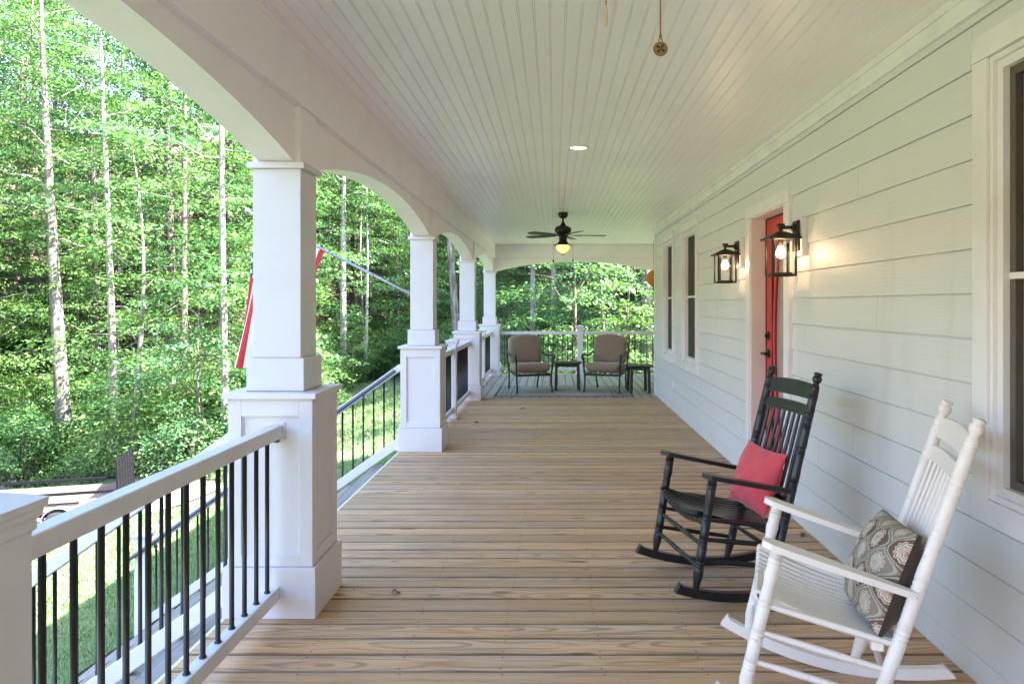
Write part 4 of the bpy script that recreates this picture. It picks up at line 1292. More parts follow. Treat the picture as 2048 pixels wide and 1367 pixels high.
# ================================================================ TRAILER
EA = [-180, -90, -60, -34, -27.6, -23.8, -20, -16, -12, -8, -4, 0, 8, 20, 60, 110, 180]
ER = [40, 27, 27, 27, 21, 19.5, 22, 37, 36, 30, 26, 24, 23, 24, 30, 45, 40]
def ground(x, y):
    xc = max(min(x, -1.5), -15.0)
    z = -1.5 + .2 * xc + .04 * (min(max(y, 8), 40) - 8)
    a = math.degrees(math.atan2(x, y)); r = math.hypot(x, y)
    Re = float(np.interp(a, EA, ER))
    e = r - Re
    z += .20 * min(max(e, 0), 14) + .36 * min(max(e - 14, 0), 60)
    return z
def edge_dist(x, y):
    a = math.degrees(math.atan2(x, y)); r = math.hypot(x, y)
    return r - float(np.interp(a, EA, ER))
M['tyre'] = plain('tyre_rubber', (.03, .03, .033), .8, var=.3)
M['wheel'] = plain('wheel_white', (.72, .72, .70), .45)
M['steel'] = plain('trailer_steel', (.006, .006, .008), .8, 0, .12, .3)
M['fender'] = plain('fender_paint', (.32, .32, .36), .35, .3)
M['plank_pink'] = plain('trailer_plank', (.20, .145, .125), .85, var=.25, scale=5)
tx, ty = -10.42, 16.0
tz = ground(tx, ty)
tr = empty('utility_trailer', (tx, ty, tz), math.atan2(.30, .95), label='small utility trailer with wooden sides and an upright ramp gate, parked below the lawn', cat='trailer')
L0, L1, W2 = -1.6, .98, .70
MB().box(L0, L1, -W2, W2, .40, .44).build('bed', M['plank_pink'], tr)
f = MB()
for s in (-1, 1): f.box(L0, L1, s * W2 - .025, s * W2 + .025, .33, .40)
f.box(L0 - .04, L0, -W2, W2, .33, .40).box(L1, L1 + .04, -W2, W2, .33, .40)
f.bar((L0, .4, .36), (L0 - 1.1, 0, .36), .06, .07).bar((L0, -.4, .36), (L0 - 1.1, 0, .36), .06, .07)
f.build('chassis', M['steel'], tr)
rl = MB()
for s in (-1, 1):
    rl.bar((L0, s * W2, .79), (L1, s * W2, .79), .05, .05)
    for x in (L0, -.9, -.33, .33, .66, L1): rl.bar((x, s * W2 + s * .02, .38), (x, s * W2 + s * .02, .79), .05, .05)
rl.bar((-.25, -W2 - .02, .60), (.33, -W2 - .02, .60), .02, .02)
rl.build('side_rail', M['steel'], tr)
sb = MB()
for s in (-1, 1):
    for k in range(2): sb.box(L0 + .02, L1 - .02, s * W2 - .012, s * W2 + .012, .44 + k * .11, .44 + k * .11 + .104)
sb.build('side_board', M['plank_pink'], tr)
for s in (-1, 1):
    w = MB()
    prof_ = [(.13, -.07), (.20, -.082), (.245, -.06), (.255, -.02), (.255, .02), (.245, .06), (.20, .082), (.13, .07)]
    v = []
    n = 28
    for i in range(n + 1):
        a = 2 * math.pi * i / n
        v.append([(r * math.cos(a), s * (W2 + .16) + y, .255 + r * math.sin(a)) for r, y in prof_])
    w.grid(v); wh = w.build('wheel', M['tyre'], tr)
    hb_ = MB(); n = 24
    rim = [(.135, -.06), (.12, -.066), (.10, -.045), (.05, -.05), (.03, -.066), (.0005, -.066)]
    g_ = [[(r * math.cos(2 * math.pi * i / n), s * (W2 + .16) + s * -y, .255 + r * math.sin(2 * math.pi * i / n)) for r, y in rim] for i in range(n + 1)]
    hb_.grid(g_); hb_.build('rim', M['wheel'], wh)
    hl = MB()
    for k in range(8):
        a = 2 * math.pi * k / 8; hl.prism([(.085 * math.cos(a) + .011 * math.cos(b), s * (W2 + .16) + s * .050, .255 + .085 * math.sin(a) + .011 * math.sin(b)) for b in [i * math.pi / 4 for i in range(8)]], (0, s * .006, 0))
    hl.build('lug_nuts', M['steel'], wh)
    fe = MB(); n = 14; rows = []
    for i in range(n + 1):
        a = math.pi * i / n
        rows.append([((.31) * math.cos(a), s * (W2 + .04 + .22 * q), .255 + .31 * math.sin(a)) for q in (0, 1)])
    fe.grid(rows)
    fo = fe.build('fender', M['fender'], tr); mm = fo.modifiers.new('t', 'SOLIDIFY'); mm.thickness = .012
gt = MB()
gt.bar((L1 + .07, -W2, .40), (L1 + .02, -W2, 1.42), .035, .035, up=(0, 1, 0)).bar((L1 + .07, W2, .40), (L1 + .02, W2, 1.42), .035, .035, up=(0, 1, 0))
for k in range(26):
    z = .42 + k * .04; gt.bar((L1 + .07 - k * .002, -W2, z), (L1 + .07 - k * .002, W2, z), .012, .028)
for y in (-.45, -.22, 0, .22, .45): gt.bar((L1 + .07, y, .40), (L1 + .02, y, 1.42), .025, .025, up=(0, 1, 0))
gt.build('ramp_gate', M['steel'], tr)
MB().prism([(-.42 + .02 * math.cos(a), -W2 - .03, .345 + .02 * math.sin(a)) for a in [i * math.pi / 5 for i in range(10)]], (0, -.02, 0)).build('side_marker', plain('marker_lens', (.75, .2, .1), .3), tr)
SKY_S, SUN_S, EXPO = 0.15, 4.8, 3.56
# ================================================================ GROUND
def ground_np(x, y):
    xc = np.clip(x, -15.0, -1.5)
    z = -1.5 + .2 * xc + .04 * (np.clip(y, 8, 40) - 8)
    a = np.degrees(np.arctan2(x, y)); r = np.hypot(x, y)
    e = r - np.interp(a, EA, ER)
    return z + .20 * np.clip(e, 0, 14) + .36 * np.clip(e - 14, 0, 60), e
def np_mesh(name, V, Fq, mats, parent=None, uv=None, smooth=False, mi=None):
    me = bpy.data.meshes.new(name)
    V = np.asarray(V, np.float32); Fq = np.asarray(Fq, np.int32); k = Fq.shape[1]
    me.vertices.add(len(V)); me.vertices.foreach_set('co', V.ravel())
    me.loops.add(Fq.size); me.loops.foreach_set('vertex_index', Fq.ravel())
    me.polygons.add(len(Fq)); me.polygons.foreach_set('loop_start', np.arange(len(Fq), dtype=np.int32) * k)
    if smooth: me.polygons.foreach_set('use_smooth', np.ones(len(Fq), bool))
    if mi is not None: me.polygons.foreach_set('material_index', np.asarray(mi, np.int32))
    me.update(calc_edges=True); me.validate()
    for m in (mats if isinstance(mats, (list, tuple)) else [mats]): me.materials.append(m)
    o = bpy.data.objects.new(name, me); col.objects.link(o)
    if parent is not None: adopt(o, parent)
    return o
def gridmesh(name, xs, ys, zfun, mat):
    X, Y = np.meshgrid(xs, ys); Z = zfun(X, Y)
    V = np.stack([X, Y, Z], -1).reshape(-1, 3); nx, ny = len(xs), len(ys)
    i, j = np.meshgrid(np.arange(nx - 1), np.arange(ny - 1)); b = (j * nx + i).ravel()
    return np_mesh(name, V, np.stack([b, b + 1, b + nx + 1, b + nx], -1), mat, smooth=True)

def lawn_mat():
    m, nt, b = newmat('ground_cover')
    co = objco(nt)
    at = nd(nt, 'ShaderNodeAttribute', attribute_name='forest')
    n1 = noise(nt, co, .5, 4, .6); n2 = noise(nt, co, 7, 5, .7); n3 = noise(nt, mapping(nt, co, (60, 60, 20)), 1, 3, .7)
    g = mix(nt, n1.outputs[0], (.19, .245, .125), (.27, .30, .18))
    g = mix(nt, sstep(nt, n3.outputs[0], .35, .7), tuple(x * .6 for x in (.14, .20, .08)), g)
    bare = mth(nt, 'MULTIPLY', sstep(nt, n1.outputs[0], .56, .68), sstep(nt, n2.outputs[0], .4, .6))
    g = mix(nt, mth(nt, 'MULTIPLY', bare, .6), g, (.36, .25, .17))
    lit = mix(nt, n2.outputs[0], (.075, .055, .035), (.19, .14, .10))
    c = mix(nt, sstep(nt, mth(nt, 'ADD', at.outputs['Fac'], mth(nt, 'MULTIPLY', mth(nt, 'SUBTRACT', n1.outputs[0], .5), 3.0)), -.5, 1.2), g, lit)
    nt.links.new(c, b.inputs['Base Color']); b.inputs['Roughness'].default_value = .95; b.inputs['Specular IOR Level'].default_value = .1
    bump(nt, b, n3.outputs[0], .6, .05)
    return m
gx = np.concatenate([np.linspace(-260, -45, 24), np.arange(-44, 24.01, .6), np.linspace(26, 260, 24)])
gy = np.concatenate([np.linspace(-260, -12, 22), np.arange(-11, 70.01, .6), np.linspace(72, 260, 20)])
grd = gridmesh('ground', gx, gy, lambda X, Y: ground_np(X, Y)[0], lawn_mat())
X, Y = np.meshgrid(gx, gy)
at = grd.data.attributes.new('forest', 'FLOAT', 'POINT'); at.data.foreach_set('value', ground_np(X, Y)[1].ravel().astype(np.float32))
tag(grd, kind='structure')

def gravel_mat():
    m, nt, b = newmat('drive_gravel')
    co = objco(nt)
    n1 = noise(nt, co, .8, 4, .6); n2 = noise(nt, co, 40, 3, .7)
    c = mix(nt, n1.outputs[0], (.26, .21, .18), (.36, .31, .28))
    c = mix(nt, mth(nt, 'MULTIPLY', sstep(nt, n2.outputs[0], .4, .7), .4), c, (.22, .18, .15))
    nt.links.new(c, b.inputs['Base Color']); b.inputs['Roughness'].default_value = .95
    bump(nt, b, n2.outputs[0], .5, .03)
    return m
cl = [(-60, 30), (-40, 25.5), (-22, 21.0), (-16, 19.3), (-12.5, 18.2), (-9.5, 16.9), (-7.6, 15.9)]
wd = [5, 5, 4.8, 4.6, 4.2, 3.0, 1.2]
cx_ = np.array(cl, float); tpar = np.linspace(0, len(cl) - 1, 90)
px_ = np.interp(tpar, range(len(cl)), cx_[:, 0]); py_ = np.interp(tpar, range(len(cl)), cx_[:, 1]); pw = np.interp(tpar, range(len(cl)), wd)
dx = np.gradient(px_); dy = np.gradient(py_); L = np.hypot(dx, dy); nx_, ny_ = -dy / L, dx / L
rows = []
for k in range(11):
    f = (k / 10 - .5); wob = rng.normal(0, .12, len(px_)) if k in (0, 10) else 0
    xx = px_ + nx_ * (f * pw + wob); yy = py_ + ny_ * (f * pw + wob)
    rows.append(np.stack([xx, yy, ground_np(xx, yy)[0] + .035], -1))
V = np.concatenate(rows); n = len(px_)
Fq = [(k * n + i, k * n + i + 1, (k + 1) * n + i + 1, (k + 1) * n + i) for k in range(10) for i in range(n - 1)]
o = np_mesh('driveway', V, Fq, gravel_mat(), smooth=True); tag(o, kind='structure')
DRV = np.stack([px_, py_, pw], -1)
def on_drive(x, y):
    d = np.hypot(x[:, None] - DRV[None, :, 0], y[:, None] - DRV[None, :, 1]) - DRV[None, :, 2] / 2
    return d.min(1) < .1

# ================================================================ LEAVES
def leaf_mat(name, dark, light, trans=.35, yellow=(.20, .24, .04)):
    m, nt, b = newmat(name)
    geo = nd(nt, 'ShaderNodeNewGeometry'); oi = nd(nt, 'ShaderNodeObjectInfo')
    wn = nd(nt, 'ShaderNodeTexWhiteNoise', noise_dimensions='1D'); nt.links.new(geo.outputs['Random Per Island'], wn.inputs['W'])
    f = mth(nt, 'ADD', mth(nt, 'MULTIPLY', wn.outputs['Value'], .55), mth(nt, 'MULTIPLY', oi.outputs['Random'], .45))
    c = mix(nt, f, dark, light)
    o2 = mth(nt, 'FRACT', mth(nt, 'MULTIPLY', oi.outputs['Random'], 17.31))
    c = mix(nt, mth(nt, 'MULTIPLY', sstep(nt, o2, .55, 1.0), .55), c, (.16, .27, .06))
    c = mix(nt, mth(nt, 'MULTIPLY', mth(nt, 'SUBTRACT', 1.0, sstep(nt, o2, 0.0, .35)), .45), c, (.035, .115, .065))
    rs = nd(nt, 'ShaderNodeSeparateColor'); nt.links.new(wn.outputs['Color'], rs.inputs[0])
    c = mix(nt, mth(nt, 'MULTIPLY', sstep(nt, rs.outputs[0], .90, .97), .7), c, yellow)
    nt.links.new(c, b.inputs['Base Color']); b.inputs['Roughness'].default_value = .40; b.inputs['Specular IOR Level'].default_value = .5
    out = nt.nodes['Material Output']
    tr = nd(nt, 'ShaderNodeBsdfTranslucent')
    nt.links.new(mix(nt, .6, c, (.15, .30, .06)), tr.inputs[0])
    ms = nd(nt, 'ShaderNodeMixShader'); ms.inputs[0].default_value = trans
    nt.links.new(b.outputs[0], ms.inputs[1]); nt.links.new(tr.outputs[0], ms.inputs[2]); nt.links.new(ms.outputs[0], out.inputs[0])
    return m
M['leaf_a'] = leaf_mat('canopy_leaf', (.030, .092, .028), (.095, .205, .070))
M['leaf_b'] = leaf_mat('understory_leaf', (.036, .108, .032), (.105, .22, .075))
M['leaf_c'] = leaf_mat('shrub_leaf', (.070, .155, .042), (.175, .295, .090), yellow=(.28, .27, .08))
def bark_mat(name, a, b2):
    m, nt, b = newmat(name)
    co = objco(nt)
    n1 = noise(nt, mapping(nt, co, (9, 9, 1.3)), 1, 5, .65); n2 = noise(nt, co, 1.1, 3, .6)
    c = mix(nt, sstep(nt, n1.outputs[0], .35, .68), b2, a)
    c = mix(nt, mth(nt, 'MULTIPLY', sstep(nt, n2.outputs[0], .5, .68), .5), c, tuple(x * .55 for x in b2))
    nt.links.new(c, b.inputs['Base Color']); b.inputs['Roughness'].default_value = .9
    bump(nt, b, n1.outputs[0], .7, .03)
    return m
M['bark'] = bark_mat('grey_bark', (.28, .235, .21), (.11, .09, .078))
M['bark_pale'] = bark_mat('pale_bark', (.33, .29, .26), (.15, .125, .11))
M['bark_white'] = bark_mat('white_bark', (.55, .50, .47), (.32, .28, .26))
M['bark_dark'] = bark_mat('dark_bark', (.17, .13, .11), (.075, .058, .05))

def leaf_quads(C, D, N, l, w):
    """C centres, D direction, N normals -> verts (n*4,3)"""
    D = D - N * (D * N).sum(1, keepdims=True); D /= np.linalg.norm(D, axis=1, keepdims=True) + 1e-9
    S = np.cross(N, D)
    l = l[:, None]; w = w[:, None]
    base = C - D * l * .5
    tip = C + D * l * .5 - N * l * .10
    s1 = C + S * w * .5 - D * l * .06 + N * w * .12
    s2 = C - S * w * .5 - D * l * .06 + N * w * .12
    return np.stack([base, s2, tip, s1], 1).reshape(-1, 3)
def unit(v): return v / (np.linalg.norm(v, axis=1, keepdims=True) + 1e-9)
def sprays(cent, az, rad, per, leaf, g, flat=.085, droop=.32):
    """leaf clusters arranged as flattened layered sprays"""
    Cs, Ds, Ns, ls = [], [], [], []
    for c, a, r in zip(cent, az, rad):
        k = max(6, int(per * r * r / .6))
        rr = r * np.sqrt(g.random(k)); th = g.random(k) * 2 * np.pi
        el = 1.0 + .5 * g.random()
        lx = rr * np.cos(th) * el; ly = rr * np.sin(th) / el
        x = c[0] + lx * np.cos(a) - ly * np.sin(a); y = c[1] + lx * np.sin(a) + ly * np.cos(a)
        z = c[2] + g.normal(0, flat * r, k) - droop * (rr / r) ** 2 * r * .6 - .10 * lx
        P = np.stack([x, y, z], 1)
        d = np.stack([np.cos(a + th * .5) , np.sin(a + th * .5), -.25 + g.normal(0, .3, k)], 1) + g.normal(0, .5, (k, 3))
        nn = np.stack([g.normal(0, .48, k), g.normal(0, .48, k), np.ones(k)], 1) + .35 * np.stack([np.cos(a) * np.ones(k), np.sin(a) * np.ones(k), np.zeros(k)], 1)
        Cs.append(P); Ds.append(unit(d)); Ns.append(unit(nn)); ls.append(leaf * (.6 + .5 * g.random(k)) * (.75 + .6 * g.random()))
    C, D, N, l = map(np.concatenate, (Cs, Ds, Ns, ls))
    return leaf_quads(C, D, N, l, l * (.50 + .16 * g.random(len(l))))
def quads_idx(nv): return np.arange(nv).reshape(-1, 4)
PROTO = {}
def tree_proto(key, seed, Ht, r0, first, lmax, nl, per, leaf, leafm, barkm, lean=0.0, bend=.25, spr=(.5, .95), trunk_top=.93, layers=3):
    """tapered trunk with limbs + crown of leaf sprays, origin at the foot"""
    g = np.random.default_rng(seed)
    ph = g.uniform(0, 6.28, 4)
    def axis(f):
        return Vector((lean * Ht * f + bend * math.sin(f * 3.1 + ph[0]) * f, bend * math.sin(f * 2.6 + ph[1]) * f, Ht * f))
    tm = MB()
    fs = [0, .012, .03, .07] + [.12 + (trunk_top - .12) * i / 9 for i in range(10)]
    rad = [r0 * (1.35 if f == 0 else 1.15 if f < .02 else 1.0 if f < .05 else max(.12, (1 - f * .93))) for f in fs]
    tm.tube([axis(f) - Vector((0, 0, .25 if f == 0 else 0)) for f in fs], rad, 10)
    cent, az, rr = [], [], []
    for i in range(nl):
        f = first + (trunk_top - first) * ((i + g.random() * .8) / nl)
        a = i * 2.4 + g.normal(0, .35)
        rel = (f - first) / (trunk_top - first)
        Lm = lmax * (.55 + .75 * math.sin(math.pi * min(1, .18 + rel * .78))) * (.75 + .45 * g.random())
        if rel > .85: Lm *= .7
        st_ = axis(f); up = .18 + .5 * rel + g.normal(0, .1)
        out = Vector((math.cos(a), math.sin(a), up))
        wg = g.normal(0, .07 * Lm, (5, 3)); wg[0] = 0
        p = [st_ + out * (Lm * q) + Vector((0, 0, -.12 * Lm * q * q)) + Vector(wg[j]) for j, q in enumerate((0, .22, .45, .68, .88))]
        rb = max(.009, r0 * .22 * (1 - .7 * f))
        tm.tube(p, [rb, rb * .8, rb * .6, rb * .35, rb * .1], 6, caps=False)
        for q in range(layers):
            t_ = .28 + .78 * (q + g.random() * .6) / layers
            c = st_ + out * (Lm * t_) + Vector((0, 0, -.12 * Lm * t_ * t_))
            side = g.normal(0, .32 * Lm * .5)
            cent.append((c.x - math.sin(a) * side, c.y + math.cos(a) * side, c.z + g.normal(0, .22)))
            az.append(a + g.normal(0, .5)); rr.append(g.uniform(*spr) * (1.15 - .3 * rel))
            if q % 2 == 0 and abs(side) > .12:
                tm.tube([st_ + out * (Lm * t_ * .8), Vector(cent[-1])], [rb * .3, rb * .1], 5, caps=False)
    for k in range(4):
        c = axis(trunk_top); cent.append((c.x + g.normal(0, .5), c.y + g.normal(0, .5), c.z + .2 + .25 * k)); az.append(g.random() * 6); rr.append(g.uniform(*spr))
    root = empty('forest_tree')
    tm.build('trunk', barkm, root, fixn=False)
    V = sprays(cent, az, rr, per, leaf, g)
    np_mesh('crown', V, quads_idx(len(V)), leafm, root)
    PROTO[key] = root
    return root
USED = set()
def put_tree(key, x, y, s, rot, label, cat='tree', group=None, name=None, sz=None):
    root = PROTO[key]
    o = root if key not in USED else copy_tree(root)
    USED.add(key)
    z = float(ground_np(np.array([x]), np.array([y]))[0][0])
    o.location = (x, y, z); o.rotation_euler = (0, 0, rot); o.scale = (s, s, sz or s)
    for k in ('label', 'category', 'group'):
        if k in o: del o[k]
    if name: o.name = name
    return tag(o, label, cat, group)
# ---- prototypes
tree_proto('ta', 101, 17, .17, .16, 2.6, 34, 105, .150, M['leaf_a'], M['bark_dark'])
tree_proto('tb', 102, 19, .20, .26, 3.0, 34, 105, .155, M['leaf_a'], M['bark_dark'], bend=.5)
tree_proto('tc', 103, 15, .14, .10, 2.3, 34, 105, .145, M['leaf_b'], M['bark_dark'], bend=.4)
tree_proto('td', 104, 18, .17, .32, 2.8, 30, 105, .155, M['leaf_a'], M['bark_dark'])
tree_proto('ua', 111, 6.5, .055, .07, 1.7, 22, 125, .115, M['leaf_b'], M['bark_dark'], bend=.3, spr=(.45, .8), layers=3)
tree_proto('ub', 112, 5.0, .045, .06, 1.5, 20, 125, .115, M['leaf_b'], M['bark_dark'], bend=.3, spr=(.4, .75), layers=3)
tree_proto('uc', 113, 8.5, .07, .10, 1.9, 26, 125, .120, M['leaf_b'], M['bark'], bend=.4, spr=(.45, .85), layers=3)
def shrub_proto(key, seed, h, w, n, leafm, leaf=.095):
    g = np.random.default_rng(seed)
    cent, az, rr = [], [], []
    st = MB()
    for i in range(n):
        a = g.random() * 6.283; q = math.sqrt(g.random()); zz = h * (.18 + .8 * g.random() * (1 - .55 * q * q))
        c = Vector((w * q * math.cos(a), w * q * math.sin(a), zz)); cent.append(tuple(c)); az.append(a); rr.append(g.uniform(.20, .40) * (.6 + .4 * h))
        if i % 2 == 0: st.tube([Vector((c.x * .15, c.y * .15, -.1)), Vector((c.x * .6, c.y * .6, zz * .6)), c], [.014, .010, .004], 5, caps=False)
    root = empty('shrub'); st.build('stem', M['bark_dark'], root, fixn=False)
    V = sprays(cent, az, rr, 150, leaf, g, flat=.2); np_mesh('foliage', V, quads_idx(len(V)), leafm, root)
    PROTO[key] = root
shrub_proto('sa', 121, 1.5, .9, 44, M['leaf_c']); shrub_proto('sb', 122, 1.0, .8, 34, M['leaf_c'], .08); shrub_proto('sc', 123, 2.1, 1.0, 54, M['leaf_b'], .11)
# ---- distinct trunks read off the photograph: px of the trunk at its foot, depth, radius, lean
NOT0 = [(130, 29, 3.2, -.055, 'pale_mid', 'stout pale trunked tree standing at far left above the driveway bank'),
       (230, 17, 3.0, -.030, 'pale', 'tall slim pale trunked tree right of the stout one at left'),
       (452, 17, 1.8, -.012, 'pale', 'tall straight pale trunk rising just left of the nearest column'),
       (195, 17, 9.0, -.02, 'dark', 'dark trunked tree standing between the stout and slim pale trunks'),
       (368, 16, 9.0, .006, 'dark', 'brown trunked tree in the shade between the slim pale trunk and the nearest column'),
       (688, 17, .3, .0, 'white', 'tall straight white trunk in the first arch beside the flag'),
       (732, 8, .2, .004, 'white', 'thin bare white sapling right of the tall white trunk in the first arch'),
       (918, 18, 1.0, -.065, 'pale_mid', 'leaning grey trunk seen between the second and third columns'),
       (1296, 22, 1.5, -.012, 'pale_mid', 'thick grey trunk beside the house corner behind the far railing'),
       (1226, 11, 6.0, 0, 'dark', 'dark trunk behind the right armchair deep in the far woods'),
       (1066, 12, 3.0, 0, 'pale_mid', 'grey trunk behind the left armchair in the far woods'),
       (1106, 12, 6.0, .004, 'pale_mid', 'greyish trunk between the two armchairs, deep in the far woods')]
bk = {'pale': M['bark_pale'], 'pale_mid': M['bark'], 'white': M['bark_white'], 'dark': M['bark_dark']}
NOT = []
for i, (px, wpx, e_, lean, b_, lab) in enumerate(NOT0):
    ar = math.atan((px - VX) / F); Y = (float(np.interp(math.degrees(ar), EA, ER)) + e_) * math.cos(ar); r = wpx * Y / F / 2
    NOT.append((px, Y, r, lean, b_, lab))
    Ht = 18 if r > .1 else 11
    tree_proto('n%d' % i, 300 + i, Ht, r, (.50 if px > 600 else .36) if r > .1 else .7, 2.4 if r > .1 else 1.2, 22 if r > .1 else 10, 60, .145, M['leaf_a'], bk[b_], lean=lean, bend=.10)
    put_tree('n%d' % i, (px - VX) * Y / F, Y, 1.0, 0, lab, group='trees with visible trunks', cat='tree')
placed = [((px - VX) * Y / F, Y, 1.6) for px, Y, *_ in NOT]
# keep sight lines to the notable trunks clear of big trunks and low crowns
def blocks(x, y, rad):
    for px, Y, r, *_ in NOT:
        lx = (px - VX) * y / F
        if y < Y + .3 and abs(x - lx) < rad: return True
    return False
def scatter(n, amin, amax, e0, e1, gap, tries, fn, seed):
    g = np.random.default_rng(seed); cnt = 0; mine = []
    for _ in range(tries):
        if cnt >= n: break
        a = g.uniform(amin, amax); ar = math.radians(a)
        R0 = float(np.interp(a, EA, ER)); e = e0 + (e1 - e0) * g.random() ** 1.35
        x, y = (R0 + e) * math.sin(ar), (R0 + e) * math.cos(ar)
        if any((x - q[0]) ** 2 + (y - q[1]) ** 2 < gap * gap for q in mine): continue
        if fn(x, y, e, g, cnt): mine.append((x, y)); cnt += 1
    return cnt
def big(x, y, e, g, k):
    if any((x - q[0]) ** 2 + (y - q[1]) ** 2 < 1.8 ** 2 for q in placed): return False
    if -10.5 < x < 6 and 30 < y < 43: return False
    if e < 12 and blocks(x, y, 1.2 + .055 * y): return False
    key = ['ta', 'tb', 'tc', 'td'][k % 4]
    put_tree(key, x, y, g.uniform(.85, 1.25), g.uniform(0, 6.28), 'leafy tall tree among the dense green woods around the lawn', group='dense woodland trees')
    return True
nb = scatter(125, -54, 23, 2.5, 42, 2.6, 8000, big, 5)
scatter(14, -80, -54, 2.5, 25, 3.5, 600, big, 6); scatter(10, 24, 42, 2.5, 20, 3.5, 600, big, 16)
def small(x, y, e, g, k):
    if blocks(x, y, 1.2 + .03 * y) and g.random() < (.96 if x / y > -.4 else .72): return False
    key = ['ua', 'ub', 'uc'][k % 3]
    put_tree(key, x, y, g.uniform(.75, 1.3), g.uniform(0, 6.28), 'small leafy understory tree at the edge of the woods', group='understory trees', name='understory_tree')
    return True
scatter(150, -54, 23, .8, 34, 1.7, 12000, small, 7)
for (px, Y, key, s, lab) in [(1150, 19.5, 'ua', 1.15, 'bright sunlit young tree filling the view behind the two armchairs'),
                             (1262, 20.5, 'ub', 1.2, 'bright leafy sapling behind the far railing next to the house corner'),
                             (706, 33, 'ub', .55, 'small rounded sapling on the lawn edge in the first arch'),
                             (1215, 23, 'uc', .85, 'taller sunlit sapling behind the right armchair')]:
    put_tree(key, (px - VX) * Y / F, Y, s, px * .7, lab, name='understory_tree')
def bush(x, y, e, g, k):
    key = ['sa', 'sb', 'sc'][k % 3]
    if on_drive(np.array([x]), np.array([y]))[0]: return False
    if key == 'sc' and blocks(x, y, .6): key = 'sb'
    put_tree(key, x, y, g.uniform(.7, 1.25), g.uniform(0, 6.28), 'low leafy shrub growing on the bank at the foot of the woods', 'shrub', 'shrubs on the wooded bank', name='shrub')
    return True
scatter(150, -50, 22, -.3, 9, 1.05, 6000, bush, 8)
scatter(110, -46, -10, -.5, 3.6, .75, 6000, bush, 9)

# ---- low ground plants on the bank (uncountable)
g = np.random.default_rng(21)
n = 85000
a = np.radians(g.uniform(-52, 22, n)); R0 = np.interp(np.degrees(a), EA, ER); e = g.random(n) ** 1.7 * 16 - .6
x = (R0 + e) * np.sin(a); y = (R0 + e) * np.cos(a)
k = ~on_drive(x, y); x, y, n = x[k], y[k], int(k.sum())
z = ground_np(x, y)[0]
clump = .5 + .5 * np.sin(x * 1.7 + np.sin(y * 1.3)) * np.sin(y * 1.9 + 1)
keep = g.random(n) < .25 + .75 * clump; x, y, z, n = x[keep], y[keep], z[keep], int(keep.sum())
P = np.stack([x, y, z + .04 + g.random(n) ** 1.5 * .38], 1)
l = .075 + .06 * g.random(n)
V = leaf_quads(P, unit(g.normal(0, 1, (n, 3)) * (1, 1, .3)), unit(np.stack([g.normal(0, .5, n), g.normal(0, .5, n), np.ones(n)], 1)), l, l * .6)
o = np_mesh('undergrowth', V, quads_idx(len(V)), M['leaf_c']); tag(o, kind='stuff')

# ---- lawn grass blades (uncountable)
def grass_mat():
    m, nt, b = newmat('grass_blade')
    geo = nd(nt, 'ShaderNodeNewGeometry')
    wn = nd(nt, 'ShaderNodeTexWhiteNoise', noise_dimensions='1D'); nt.links.new(geo.outputs['Random Per Island'], wn.inputs['W'])
    n1 = noise(nt, objco(nt), .6, 3, .6)
    c = mix(nt, wn.outputs['Value'], (.13, .24, .085), (.25, .36, .155))
    c = mix(nt, mth(nt, 'MULTIPLY', sstep(nt, n1.outputs[0], .5, .7), .45), c, (.38, .38, .20))
    nt.links.new(c, b.inputs['Base Color']); b.inputs['Roughness'].default_value = .6; b.inputs['Specular IOR Level'].default_value = .2
    out = nt.nodes['Material Output']
    tr = nd(nt, 'ShaderNodeBsdfTranslucent'); nt.links.new(c, tr.inputs[0])
    ms = nd(nt, 'ShaderNodeMixShader'); ms.inputs[0].default_value = .3
    nt.links.new(b.outputs[0], ms.inputs[1]); nt.links.new(tr.outputs[0], ms.inputs[2]); nt.links.new(ms.outputs[0], out.inputs[0])
    return m
n = 170000
a = np.radians(g.uniform(-52, -4, n)); R0 = np.interp(np.degrees(a), EA, ER); r = 3.2 + (np.minimum(R0, 30) + .5 - 3.2) * g.random(n) ** .8
x = r * np.sin(a); y = r * np.cos(a)
k = (x < -1.75) & ~((x > -4.9) & (y > 3.1) & (y < 7.7)) & ~on_drive(x, y)
x, y, r = x[k], y[k], r[k]; n = len(x); z = ground_np(x, y)[0]
h = (.045 + .045 * g.random(n)) * (1 + r * .012); w = .0045 + .0006 * r
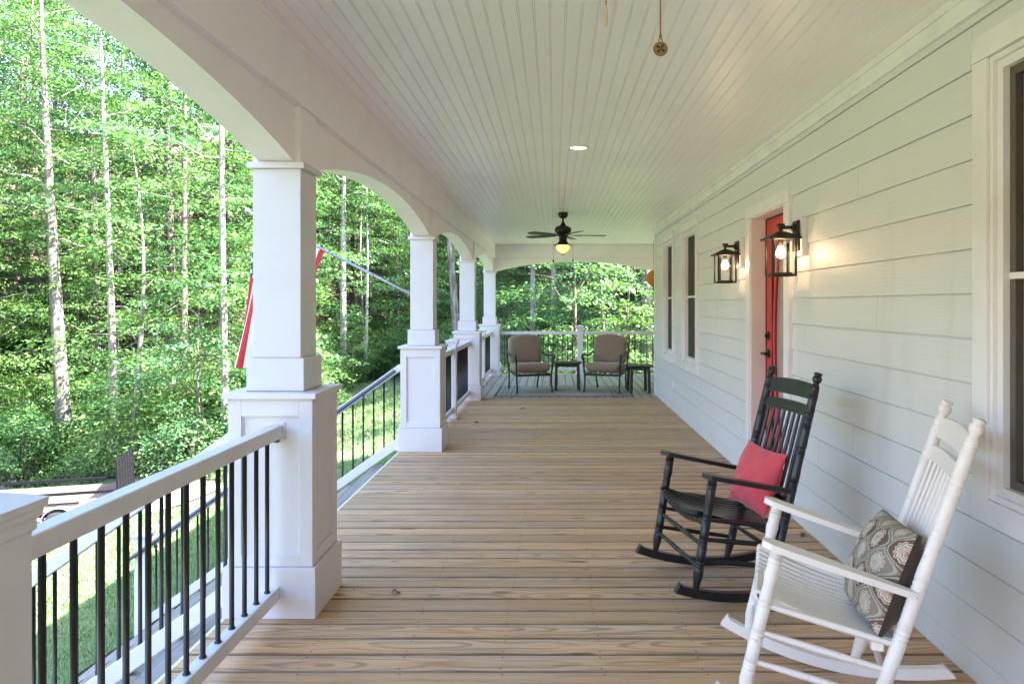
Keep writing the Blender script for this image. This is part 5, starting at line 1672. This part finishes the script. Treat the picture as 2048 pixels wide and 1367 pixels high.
th = g.random(n) * 6.283; ln = g.normal(0, .5, (n, 2)) * h[:, None]
sx, sy = np.cos(th) * w, np.sin(th) * w
v0 = np.stack([x - sx, y - sy, z - .01], 1); v1 = np.stack([x + sx, y + sy, z - .01], 1); v2 = np.stack([x + ln[:, 0], y + ln[:, 1], z + h], 1)
V = np.stack([v0, v1, v2], 1).reshape(-1, 3)
o = np_mesh('grass', V, np.arange(len(V)).reshape(-1, 3), grass_mat()); tag(o, kind='stuff')

# drop unused prototypes
for key, root in PROTO.items():
    if key not in USED:
        for ch in KIDS.get(root.as_pointer(), []): bpy.data.objects.remove(ch)
        bpy.data.objects.remove(root)

# ================================================================ LIGHT
w = bpy.data.worlds.new('World'); scene.world = w; w.use_nodes = True
nt = w.node_tree; bg = nt.nodes['Background']
sky = nt.nodes.new('ShaderNodeTexSky'); sky.sky_type = 'NISHITA'; sky.sun_disc = False
SV = Vector((.85, -.15, 1.0)).normalized()
el = math.asin(SV.z); azm = math.atan2(SV.x, SV.y)
sky.sun_elevation = el; sky.sun_rotation = azm
sky.air_density = 1.0; sky.dust_density = 1.2; sky.ozone_density = 1.0
nt.links.new(sky.outputs[0], bg.inputs[0]); bg.inputs[1].default_value = SKY_S
sl = bpy.data.lights.new('sun', 'SUN'); so = bpy.data.objects.new('sun', sl); col.objects.link(so)
sl.energy = SUN_S; sl.angle = R(.5); sl.color = (1.0, .965, .94)
so.rotation_euler = (-SV).to_track_quat('-Z', 'Y').to_euler(); so.location = (20, 0, 40)

scene.view_settings.view_transform = 'Standard'; scene.view_settings.look = 'None'
scene.view_settings.exposure = EXPO; scene.view_settings.gamma = 1; scene.view_settings.use_curve_mapping = False
scene.render.engine = 'CYCLES'
cy = scene.cycles
cy.max_bounces = 12; cy.diffuse_bounces = 8; cy.glossy_bounces = 4; cy.transmission_bounces = 8; cy.transparent_max_bounces = 12
cy.use_denoising = True
try: cy.denoiser = 'OPENIMAGEDENOISE'
except Exception: pass
cy.sample_clamp_indirect = 6.0; cy.caustics_reflective = False; cy.caustics_refractive = False
